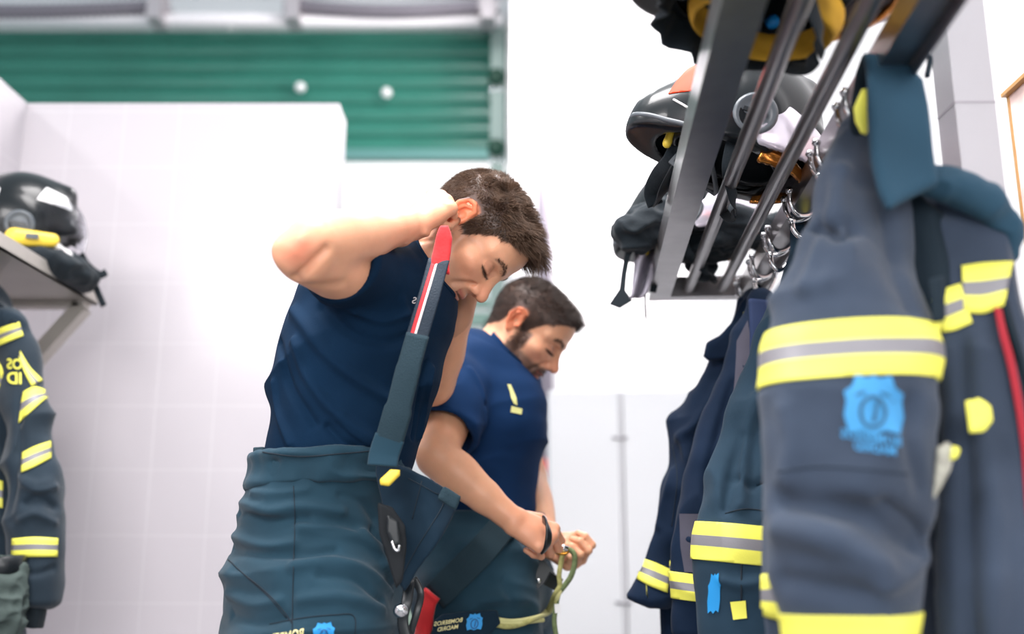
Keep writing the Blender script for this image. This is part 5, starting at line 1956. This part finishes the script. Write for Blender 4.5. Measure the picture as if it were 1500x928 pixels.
# ---------------------------------------------------------------- nearest jacket
ja = empty('turnout_jacket', P(1330, 600, 1.28) * A(1, 1, 0) + A(0, 0, .85), 'nearest grey-blue fire jacket, blue crest on its yellow-banded sleeve, hanging by the post', 'jacket', None)
F, p3 = limb([(1276, 150, 1.29, .022), (1268, 205, 1.28, .036), (1260, 300, 1.25, .062), (1248, 430, 1.21, .086), (1243, 530, 1.195, .1005), (1246, 640, 1.19, .0985), (1254, 720, 1.19, .097), (1250, 830, 1.19, .088), (1248, 930, 1.19, .080), (1246, 1010, 1.19, .074)], 1.5)
F.plane(P(1246, 985, 1.19), (0, 0, -1), .006)
S = Surf(F, 1)
S.ridge(.012, (6, 6, 8), 71).noise(.004, (18, 18, 26), 73)
for q, w_, am in ((px((1135, 720, 1.12), (1180, 735, 1.1), (1260, 750, 1.1), (1330, 790, 1.1), (1370, 800, 1.12)), .018, -.022),
                  (px((1170, 770, 1.12), (1250, 800, 1.1), (1330, 850, 1.1)), .02, .014),
                  (px((1140, 860, 1.12), (1220, 870, 1.1), (1300, 880, 1.1)), .014, -.006),
                  (px((1230, 340, 1.18), (1215, 400, 1.15), (1190, 450, 1.12)), .012, .006),
                  (px((1190, 320, 1.2), (1215, 335, 1.18), (1235, 330, 1.18)), .010, -.01),
                  (px((1300, 330, 1.18), (1310, 400, 1.15), (1330, 450, 1.12)), .012, -.006),
                  (px((1140, 580, 1.12), (1135, 640, 1.11), (1140, 700, 1.12)), .012, .005)):
    S.fold(q, w_, am)
S.bvh()
hq = lambda q: np.array([S.hit(a_, b_)[0] for a_, b_ in spline(np.array(q, float), 5)])
for q, w_, am in (([(1150, 735), (1210, 742), (1280, 760), (1345, 800)], .016, -.016), ([(1145, 775), (1210, 790), (1290, 830)], .018, .014),
                  ([(1300, 745), (1340, 770), (1362, 800)], .012, -.014), ([(1290, 860), (1330, 840), (1360, 810)], .012, .010), ([(1150, 850), (1210, 862), (1270, 872)], .014, -.010),
                  ([(1195, 330), (1220, 345), (1250, 335)], .011, -.013), ([(1235, 250), (1215, 330), (1180, 420)], .012, .010), ([(1300, 320), (1312, 390), (1335, 450)], .014, -.009),
                  ([(1150, 600), (1160, 650), (1150, 700)], .014, .008), ([(1330, 590), (1335, 650), (1350, 710)], .014, -.008)):
    S.fold(hq(q), w_, am)
S.bvh()
sl = S.ob('sleeve', M['jk_slate'], ja)
SL = S
zt, zb_ = SL.hit(1245, 467)[0], SL.hit(1245, 549)[0]
tape3('reflective_band', SL, zt, zb_, TAPE, sl, A(-.03, 0, 1))
zt, zb_ = SL.hit(1246, 903)[0], SL.hit(1246, 903)[0] - A(0, 0, .07)
tape3('cuff_band', SL, zt, zb_, TAPE, sl, A(-.02, 0, 1))
SL.seam('seam', [(1139, 690), (1200, 683), (1280, 688), (1330, 694)], mat('slate_thread', '#263241', .8), sl, .0012)
blu = mat('sleeve_crest_blue', '#3f90c6', .7)
stick('crest', poly_geo([CREST_OUT]), SL, (1279, 592), (86, 3), (-1, -86), blu, sl, .0022)
stick('crest_shield', poly_geo(CREST_ARM), SL, (1277, 600), (72, 3), (-1, -72), mat('sleeve_crest_dark', '#2c5876', .7), sl, .0036)
stick('lettering', text_geo('BOMBEROS', 1.0, True), SL, (1275, 641), (17, 2.6), (-.5, -19), blu, sl, .0022, sub=1)
stick('lettering', text_geo('MADRID', 1.0, True), SL, (1281, 657), (16, 2.2), (-.5, -19), blu, sl, .0022, sub=1)
# body of the jacket
F, p3 = limb([(1405, 345, 1.25, .058), (1422, 430, 1.245, .056), (1440, 560, 1.235, .055), (1458, 720, 1.23, .062), (1462, 860, 1.23, .068), (1462, 1010, 1.23, .075)], 1.7, pad=.32)
F.chain([P(1285, 215, 1.31), P(1340, 290, 1.3), P(1400, 330, 1.29), P(1440, 345, 1.28)], [.03, .045, .05, .03], .03, ax=A(0, 1, 0), fl=1.3)
F.chain([P(1330, 330, 1.36), P(1330, 600, 1.36), P(1290, 800, 1.36), P(1290, 1060, 1.36)], [.09, .13, .15, .16], .02, ax=A(0, 1, 0), fl=3.6)
F.plane((0, 0, P(1250, 1015, 1.25)[2]), (0, 0, -1), .006)
S = Surf(F, 1)
S.ridge(.009, (9, 9, 6), 81).noise(.004, (18, 18, 16), 83)
for q, w_, am in ((px((1400, 330, 1.2), (1405, 450, 1.2), (1412, 600, 1.2), (1420, 800, 1.2), (1425, 940, 1.2)), .012, -.014),
                  (px((1440, 480, 1.18), (1445, 600, 1.18), (1460, 760, 1.18), (1450, 940, 1.18)), .014, .010),
                  (px((1350, 300, 1.25), (1400, 310, 1.22), (1460, 340, 1.2)), .012, -.008)):
    S.fold(q, w_, am)
S.bvh()
jb = S.ob('jacket_body', M['jk_slate'], ja)
JB = S
strip('chest_band', JB, [(1408, 390), (1440, 386), (1481, 384)], [(1412, 458), (1440, 460), (1470, 448)], TAPE, jb)
strip('chest_band', JB, [(1362, 440), (1385, 424), (1407, 416)], [(1382, 488), (1400, 484), (1424, 474)], TAPE, jb)
strip('hem_band', JB, [(1118, 842), (1136, 838), (1156, 848)], [(1118, 900), (1136, 905), (1156, 908)], TAPE, jb)
# storm flap / dark lining between sleeve and front
sheet('storm_flap', [(1358, 300), (1400, 320), (1418, 440), (1430, 600), (1442, 800), (1450, 960), (1370, 960), (1366, 700), (1362, 500), (1340, 420), (1318, 330), (1306, 284), (1330, 270)], 1.24, .01, M['jk_lining'], ja, bend=lambda a, b: .008 * np.sin(a * 90 + b * 6), wr=(.003, (25, 25, 12)))
sheet('yellow_tab', [(1412, 586), (1436, 582), (1452, 594), (1455, 616), (1444, 632), (1420, 636)], 1.16, .006, M['yellow_tape'], ja, h=.003)
sheet('flap_tab', [(1358, 408), (1384, 402), (1386, 470), (1366, 474)], 1.15, .006, M['jk_lining'], ja, h=.003)
sheet('yellow_edge', [(1367, 470), (1378, 470), (1377, 556), (1367, 558)], 1.16, .006, M['yellow_tape'], ja, h=.003)
ribbon('zipper', spline(np.array([P(1462, 452, 1.2), P(1470, 490, 1.19), P(1484, 545, 1.19), P(1500, 640, 1.19), P(1510, 760, 1.19)]), 8), .012, .004, -FW + A(.4, 0, 0), mat('dark_red_tape', '#a01f2e', .8), jb)
ribbon('zipper_edge', spline(np.array([P(1470, 440, 1.21), P(1482, 485, 1.2), P(1498, 540, 1.2), P(1516, 640, 1.2)]), 8), .008, .01, -FW + A(.4, 0, 0), M['jk_lining'], jb)
# small clip with pale webbing on the flap
cl = sheet('clip_webbing', [(1372, 655), (1388, 645), (1400, 660), (1392, 690), (1378, 716), (1364, 738), (1368, 700)], 1.155, .008, mat('pale_webbing', '#9c9a8e', .6, var=.3, vscale=60), ja, h=.003)
sheet('clip_tip', [(1394, 652), (1408, 655), (1402, 672), (1392, 674)], 1.15, .008, M['yellow_tape'], ja, h=.003)
# collar
co1 = sheet('collar', [(1268, 70), (1300, 74), (1332, 90), (1354, 114), (1364, 150), (1374, 200), (1385, 252), (1362, 262), (1334, 276), (1312, 290), (1298, 262), (1284, 214), (1274, 150)], 1.19, .02, M['jk_collar'], ja, tilt=(0, .25),
            bend=lambda a, b: -.02 * np.cos(a * 16) + .01 * np.sin(b * 20), h=.004, rnd=.008, wr=(.003, (14, 14, 10)))
co2 = sheet('collar_inside', [(1266, 72), (1254, 105), (1247, 150), (1243, 205), (1262, 250), (1300, 285), (1290, 200), (1276, 120)], 1.25, .018, M['jk_lining'], ja, h=.004, rnd=.008)
sheet('yellow_loop_tab', [(1262, 131), (1271, 128), (1271, 198), (1262, 196), (1253, 180), (1250, 158)], 1.215, .008, M['yellow_tape'], ja, h=.003, rnd=.003)
F = Field(P(1300, 330, 1.2) - .08, P(1480, 280, 1.3) + .08, .004)
F.chain([P(1306, 280, 1.215), P(1345, 258, 1.2), P(1395, 268, 1.2), P(1440, 292, 1.21), P(1476, 332, 1.23), P(1484, 372, 1.24)], [.012, .02, .024, .022, .016, .012], .01)
S = Surf(F, 1); S.ridge(.004, (30, 30, 30), 5)
S.ob('collar_fold', M['jk_collar'], ja)
# hanging loop to the hook
tube('hanging_loop', spline(np.array([P(1330, 100, 1.24), P(1345, 82, 1.25), P(1362, 84, 1.26), P(1358, 112, 1.25)]), 6), .004, M['jk_lining'], ja, 8)

# ---------------------------------------------------------------- second jacket (slate)
j2 = empty('turnout_jacket', P(1100, 800, 1.75) * A(1, 1, 0) + A(0, 0, .75), 'slate fire jacket second from the front, its sleeve band with one yellow tab below', 'jacket')
F, p3 = limb([(1185, 345, 1.86, .03), (1178, 420, 1.85, .05), (1165, 530, 1.82, .075), (1140, 640, 1.8, .095), (1118, 740, 1.78, .1), (1105, 800, 1.77, .1), (1098, 900, 1.77, .095), (1096, 985, 1.77, .09)], 1.5, pad=.22)
F.chain([P(1190, 400, 1.92), P(1185, 640, 1.92), P(1175, 900, 1.9), P(1175, 1000, 1.9)], [.05, .13, .14, .14], .03, ax=A(0, 1, 0), fl=2.2)
F.plane((0, 0, P(1096, 972, 1.77)[2]), (0, 0, -1), .006)
S = Surf(F, 1); S.ridge(.013, (7, 7, 6), 91).noise(.004, (18, 18, 22), 93); S.bvh()
for q, w_, am in (([(1110, 580), (1092, 650), (1085, 740)], .012, .010), ([(1090, 640), (1072, 690), (1062, 745)], .01, -.009), ([(1075, 700), (1100, 712), (1125, 705)], .009, -.008), ([(1120, 640), (1118, 700), (1122, 760)], .011, .009), ([(1060, 850), (1085, 856), (1120, 850)], .009, .007)):
    S.fold(hq(q), w_, am)
S.bvh()
b2 = S.ob('sleeve_and_body', M['jk_dark'], j2)
tape3('reflective_band', S, S.hit(1095, 768)[0], S.hit(1095, 826)[0], TAPE, b2, A(.1, 0, 1))
S.seam('seam', [(1062, 752), (1090, 745), (1125, 748)], M['thread'], b2, .0011)
S.seam('seam', [(1088, 770), (1086, 800), (1086, 900)], M['thread'], b2, .0016)
stick('yellow_tab', poly_geo([[(-.5, .4), (.35, .55), (.5, -.45), (-.25, -.6)]]), S, (1082, 892), (26, 2), (2, -26), M['yellow_tape'], b2, .003)
stick('crest', poly_geo([CREST_OUT]), S, (1047, 868), (18, -2), (3, -58), M['crest_blue'], b2, .0025)
sheet('collar', [(1196, 330), (1160, 395), (1130, 458), (1138, 500), (1170, 470), (1210, 420)], 1.84, .02, M['jk_navy'], j2, h=.005, rnd=.008, wr=(.003, (20, 20, 20)))
stick('collar_tab', poly_geo([[(-.5, .5), (.5, .5), (.4, -.5), (-.5, -.4)]]), S, (1184, 350), (10, 0), (0, -24), M['yellow_tape'], b2, .004)
tube('hanging_loop', spline(np.array([P(1190, 345, 1.88), P(1196, 325, 1.9), P(1204, 330, 1.9), P(1200, 350, 1.88)]), 6), .004, M['jk_lining'], j2, 8)

# ---------------------------------------------------------------- third jacket (greyish sleeve with a band at the bottom)
j3 = empty('turnout_jacket', P(1060, 800, 2.08) * A(1, 1, 0) + A(0, 0, .75), 'fire jacket with grey elbow patch, between the slate sleeve and the farthest navy jacket', 'jacket')
F, p3 = limb([(1122, 445, 2.12, .03), (1112, 500, 2.12, .05), (1095, 580, 2.1, .07), (1065, 680, 2.09, .075), (1040, 760, 2.08, .066), (1026, 840, 2.07, .056), (1022, 905, 2.07, .053), (1020, 970, 2.07, .052)], 1.4, pad=.18)
F.chain([P(1125, 480, 2.16), P(1115, 640, 2.16), P(1100, 900, 2.15), P(1100, 990, 2.15)], [.05, .1, .12, .12], .03, ax=A(0, 1, 0), fl=2.2)
F.plane((0, 0, P(1022, 930, 2.07)[2]), (0, 0, -1), .006)
S = Surf(F, 1); S.ridge(.014, (8, 8, 6), 101).noise(.004, (20, 20, 22), 103); S.bvh()
for q, w_, am in (([(1090, 540), (1070, 620), (1050, 700)], .012, .012), ([(1075, 560), (1050, 640), (1035, 720)], .011, -.012), ([(1010, 790), (1022, 800), (1030, 790)], .008, .008), ([(1060, 660), (1045, 740), (1040, 810)], .011, .010)):
    S.fold(hq(q), w_, am)
S.bvh()
b3 = S.ob('sleeve_and_body', M['jk_navy'], j3)
tape3('reflective_band', S, S.hit(1022, 841)[0], S.hit(1022, 881)[0], TAPE, b3, A(.12, 0, 1), keep=lambda V, N: V[:, 0] < P(1060, 850, 2.07)[0])
gp = mat('grey_patch', '#4d4b59', .8, bump=.3, bscale=300, weave=.4)
stick('elbow_patch', poly_geo([[(996, 752), (1024, 752), (1028, 790), (1022, 838), (1003, 838), (997, 800)]]), S, (0, 0), (1, 0), (0, 1), gp, b3, .003)
S.seam('patch_seam', [(996, 758), (1012, 764), (1026, 760)], M['thread'], b3, .001)
stick('shoulder_patch', poly_geo([[(1080, 500), (1096, 470), (1103, 520), (1098, 560), (1076, 580)]]), S, (0, 0), (1, 0), (0, 1), gp, b3, .003)
ribbon('storm_strap', spline(np.array([P(1112, 440, 2.05), P(1114, 480, 2.03), P(1114, 520, 2.02), P(1110, 552, 2.02)]), 8), .045, .012, -FW, mat('blue_strap', '#182c52', .8, bump=.3, bscale=300), j3)
stick('crest', poly_geo([CREST_OUT]), S, (1076, 655), (10, 0), (0, -24), M['crest_blue'], b3, .003)

# ---------------------------------------------------------------- farthest jacket (navy)
j4 = empty('turnout_jacket', P(1010, 800, 2.25) * A(1, 1, 0) + A(0, 0, .75), 'farthest navy fire jacket on the end hook, its left cuff band swinging free', 'jacket')
F, p3 = limb([(1104, 436, 2.28, .022), (1085, 500, 2.27, .035), (1060, 575, 2.26, .055), (1032, 650, 2.25, .064), (1012, 720, 2.24, .06), (1000, 780, 2.24, .05)], 1.5, pad=.2)
F.chain([P(1028, 600, 2.28), P(1003, 622, 2.28), P(1000, 680, 2.27), P(985, 760, 2.26), P(958, 850, 2.25), P(934, 930, 2.25)], [.03, .03, .04, .044, .044, .046], .03, ax=A(0, 1, 0), fl=1.5)
F.chain([P(1060, 700, 2.32), P(1010, 880, 2.32), P(1000, 990, 2.32)], [.06, .075, .08], .03, ax=A(0, 1, 0), fl=1.8)
F.plane(P(948, 880, 2.25), A(-.2, 0, -1), .004, '&', P(948, 884, 2.25) - A(.25, .2, .25), A(P(976, 884, 2.25)[0], 2.42, 1.0))
F.plane((0, 0, P(1000, 975, 2.3)[2]), (0, 0, -1), .005)
S = Surf(F, 1); S.ridge(.014, (8, 8, 6), 111).noise(.004, (20, 20, 22), 113); S.bvh()
for q, w_, am in (([(1050, 570), (1020, 620), (995, 640)], .012, .011), ([(1040, 600), (1015, 680), (1005, 760)], .012, -.012), ([(1000, 640), (1010, 700), (1000, 770)], .010, .010), ([(985, 690), (972, 735), (965, 770)], .010, .007)):
    S.fold(hq(q), w_, am)
S.bvh()
b4 = S.ob('sleeve_and_body', M['jk_navy'], j4)
strip('reflective_band', S, [(943, 818), (960, 824), (981, 834)], [(934, 848), (952, 858), (977, 868)], TAPE, b4)
strip('reflective_band', S, [(980, 822), (988, 812), (996, 804)], [(980, 840), (988, 836), (1000, 830)], TAPE, b4)
sheet('collar', [(1102, 424), (1118, 432), (1112, 470), (1090, 500), (1062, 528), (1036, 530), (1028, 522), (1036, 502), (1054, 492), (1072, 474), (1086, 444)], 2.22, .022, M['jk_navy'], j4, h=.005, rnd=.008, wr=(.004, (22, 22, 22)))
sheet('collar_tab', [(1089, 456), (1095, 454), (1094, 482), (1088, 486)], 2.2, .008, M['yellow_tape'], j4, h=.0035)
S.seam('yoke_seam', [(1070, 545), (1058, 580), (1050, 620)], M['thread'], b4, .001)
S.seam('sleeve_seam', [(985, 650), (992, 700), (984, 770)], M['thread'], b4, .001)
tube('hanging_loop', spline(np.array([P(1100, 432, 2.25), P(1106, 418, 2.26), P(1113, 420, 2.26), P(1112, 434, 2.25)]), 6), .004, M['jk_lining'], j4, 8)

# ---------------------------------------------------------------- jacket under the left shelf
YJ = 2.45
j5 = empty('turnout_jacket', P(20, 800, YJ) * A(1, 1, 0) + A(0, 0, .75), 'black fire jacket with yellow chevron bands hanging below the shelf on the tiled partition', 'jacket')
F, p3 = limb([(18, 480, YJ, .03), (30, 540, YJ, .045), (38, 600, YJ - .02, .058), (46, 680, YJ - .03, .062), (51, 760, YJ - .04, .06), (51, 840, YJ - .04, .057), (50, 890, YJ - .04, .05)], 1.35, pad=.34)
F.plane(P(50, 882, YJ - .04), (0, 0, -1), .006)
F.chain([P(-20, 450, YJ + .05), P(-30, 560, YJ + .04), P(-40, 750, YJ + .03), P(-45, 960, YJ + .03)], [.07, .1, .115, .12], .02, ax=A(0, 1, 0), fl=1.5)
F.chain([P(-40, 455, YJ + .02), P(10, 470, YJ)], [.05, .035], .03)
F.plane((0, 0, P(-45, 975, YJ)[2]), (0, 0, -1), .006)
S = Surf(F, 1); S.ridge(.013, (8, 8, 8), 121).noise(.004, (22, 22, 22), 123)
for q, w_, am in ((px((25, 560, 2.38), (28, 650, 2.37), (20, 760, 2.37)), .012, -.012), (px((30, 700, 2.36), (55, 710, 2.36), (80, 700, 2.38)), .01, .007), (px((40, 740, 2.36), (60, 735, 2.36), (82, 745, 2.38)), .01, -.006)):
    S.fold(q, w_, am)
S.bvh()
for q, w_, am in (([(35, 708), (55, 718), (80, 712)], .009, .008), ([(38, 735), (58, 728), (80, 742)], .009, -.009), ([(30, 760), (52, 752), (80, 765)], .008, .007), ([(25, 835), (50, 840), (78, 832)], .008, -.006)):
    S.fold(hq(q), w_, am)
S.bvh()
b5 = S.ob('jacket_body', mat('black_jacket', '#0c2433', .75, bump=.3, bscale=300, weave=.4, sheen=.2, var=.15), j5)
strip('yoke_band', S, [(-20, 488), (5, 478), (28, 471)], [(-20, 515), (8, 503), (34, 492)], TAPE, b5)
strip('shoulder_band', S, [(30, 514), (44, 538), (61, 557)], [(28, 524), (36, 546), (46, 566)], TAPE, b5)
strip('shoulder_band', S, [(35, 574), (50, 567), (67, 572)], [(27, 620), (45, 604), (68, 582)], TAPE, b5)
strip('elbow_band', S, [(34, 663), (50, 654), (73, 646)], [(32, 692), (50, 684), (74, 671)], TAPE, b5)
strip('sleeve_band', S, [(19, 788), (50, 786), (84, 788)], [(18, 815), (50, 815), (83, 815)], TAPE, b5)
strip('front_band', S, [(-18, 690), (-8, 700), (4, 704)], [(-18, 735), (-8, 742), (4, 744)], TAPE, b5)
strip('front_band', S, [(-8, 520), (2, 534), (6, 545)], [(-16, 540), (-4, 560), (-1, 572)], TAPE, b5)
stick('lettering', text_geo('ID', 1.0, True), S, (22, 555), (22, 1), (0, -24), M['yellow_tape'], b5, .003, sub=1)
stick('lettering', text_geo('OS', 1.0, True), S, (22, 534), (17, 1), (0, -21), M['yellow_tape'], b5, .003, sub=1)
F, p3 = limb([(46, 868, YJ - .04, .042), (44, 895, YJ - .04, .037), (42, 918, YJ - .04, .033)], 1.2, h=.004)
F.plane(P(42, 918, YJ - .05), A(-.2, 0, -1), .008); F.plane(P(46, 872, YJ - .04), (0, 0, 1), .004)
C2 = Surf(F, 1)
C2.noise(.002, (120, 120, 4), 9)
C2.ob('ribbed_cuff', M['black_cloth'], j5)
sheet('collar', [(-30, 436), (0, 442), (18, 456), (30, 474), (16, 482), (-6, 478), (-30, 480)], YJ - .02, .03, M['jk_lining'], j5, h=.005, rnd=.01, wr=(.003, (20, 20, 20)))
tube('hanging_loop', spline(np.array([P(-14, 448, YJ - .01), P(-16, 425, YJ), A(P(-16, 425, YJ)[0], YJ, zsf - .002)]), 6), .004, M['jk_lining'], j5, 8)
gl = P(6, 880, 2.3)
glove('work_glove', 'worn grey-green glove hanging against the lower edge of the black jacket', [P(4, 838, 2.33), P(4, 880, 2.33), P(6, 905, 2.33)],
      [[P(-6, 905, 2.33), P(-10, 945, 2.33)], [P(4, 910, 2.32), P(4, 952, 2.32)], [P(13, 905, 2.33), P(16, 942, 2.33)]], 15, mat('worn_green_cloth', '#46524f', .85, bump=.3, bscale=200))
WORLD = .62
EXPO = .38
FOCUS = 1.82
FSTOP = 1.5
LAMPS = [
    ('overhead_light', (-.3, 1.35, 3.8), (-.15, 1.5, 0), 1.8, 1.0, 52, (1, .965, .96), 110),
    ('overhead_light', (.5, 4.9, 4.8), (.2, 5.3, 0), 2.0, 1.0, 95),  # added out of view to brighten the right part of the shutter
    ('shutter_glare', (.35, 5.4, 3.7), (-.5, 6.5, 3.1), .6, .3, 48),  # added area light, throws glare on the right end of the shutter
    ('yard_fill', (-.8, 7.0, 5.2), (-.8, 7.5, 1.5), 2.0, .5, 40),  # unseen light added to whiten the yard wall below the shutter
    ('side_lamp', (-3.6, 1.6, 4.2), (-.8, 3.1, 1.6), .4, .3, 28),
    ('left_fill', (-1.15, .1, 2.5), (-.2, 2.2, .6), 1.3, .6, 36),  # unseen light added to lift the lower tiles and left-facing sides
    ('front_fill', (.3, -2.4, 1.9), (-.6, 2.5, .9), 2.4, 1.4, 78),  # fill light added behind the camera for faces and partition
]
# ================================================================= light, world, camera
w = bpy.data.worlds.new('hall_light'); bpy.context.scene.world = w; w.use_nodes = True
w.node_tree.nodes['Background'].inputs[0].default_value = (.80, .93, 1.0, 1)
w.node_tree.nodes['Background'].inputs[1].default_value = WORLD


def area(name, loc, tgt, sx_, sy_, power, col=(1, .965, .96), spread=180):
    l = bpy.data.lights.new(name, 'AREA'); l.shape = 'RECTANGLE'; l.size = sx_; l.size_y = sy_; l.energy = power; l.color = col; l.spread = math.radians(spread)
    o = bpy.data.objects.new(name, l); C.objects.link(o)
    o.location = loc
    o.rotation_euler = (Vector(tgt) - Vector(loc)).to_track_quat('-Z', 'Y').to_euler()
    return o


for a in LAMPS:
    area(*a)
cam = bpy.data.cameras.new('camera'); co = bpy.data.objects.new('camera', cam); C.objects.link(co)
cam.sensor_width = 36.0; cam.sensor_fit = 'HORIZONTAL'; cam.lens = 36.0 * FPX / 1500.0
cam.clip_start = .05
co.location = (0, 0, 1.0); co.rotation_euler = (math.pi / 2 + TH, 0, 0)
cam.dof.use_dof = True; cam.dof.focus_distance = FOCUS; cam.dof.aperture_fstop = FSTOP
sc = bpy.context.scene
sc.camera = co
sc.view_settings.view_transform = 'Standard'; sc.view_settings.look = 'None'
sc.view_settings.gamma = 1; sc.view_settings.exposure = EXPO; sc.view_settings.use_curve_mapping = False
sc.cycles.max_bounces = 8
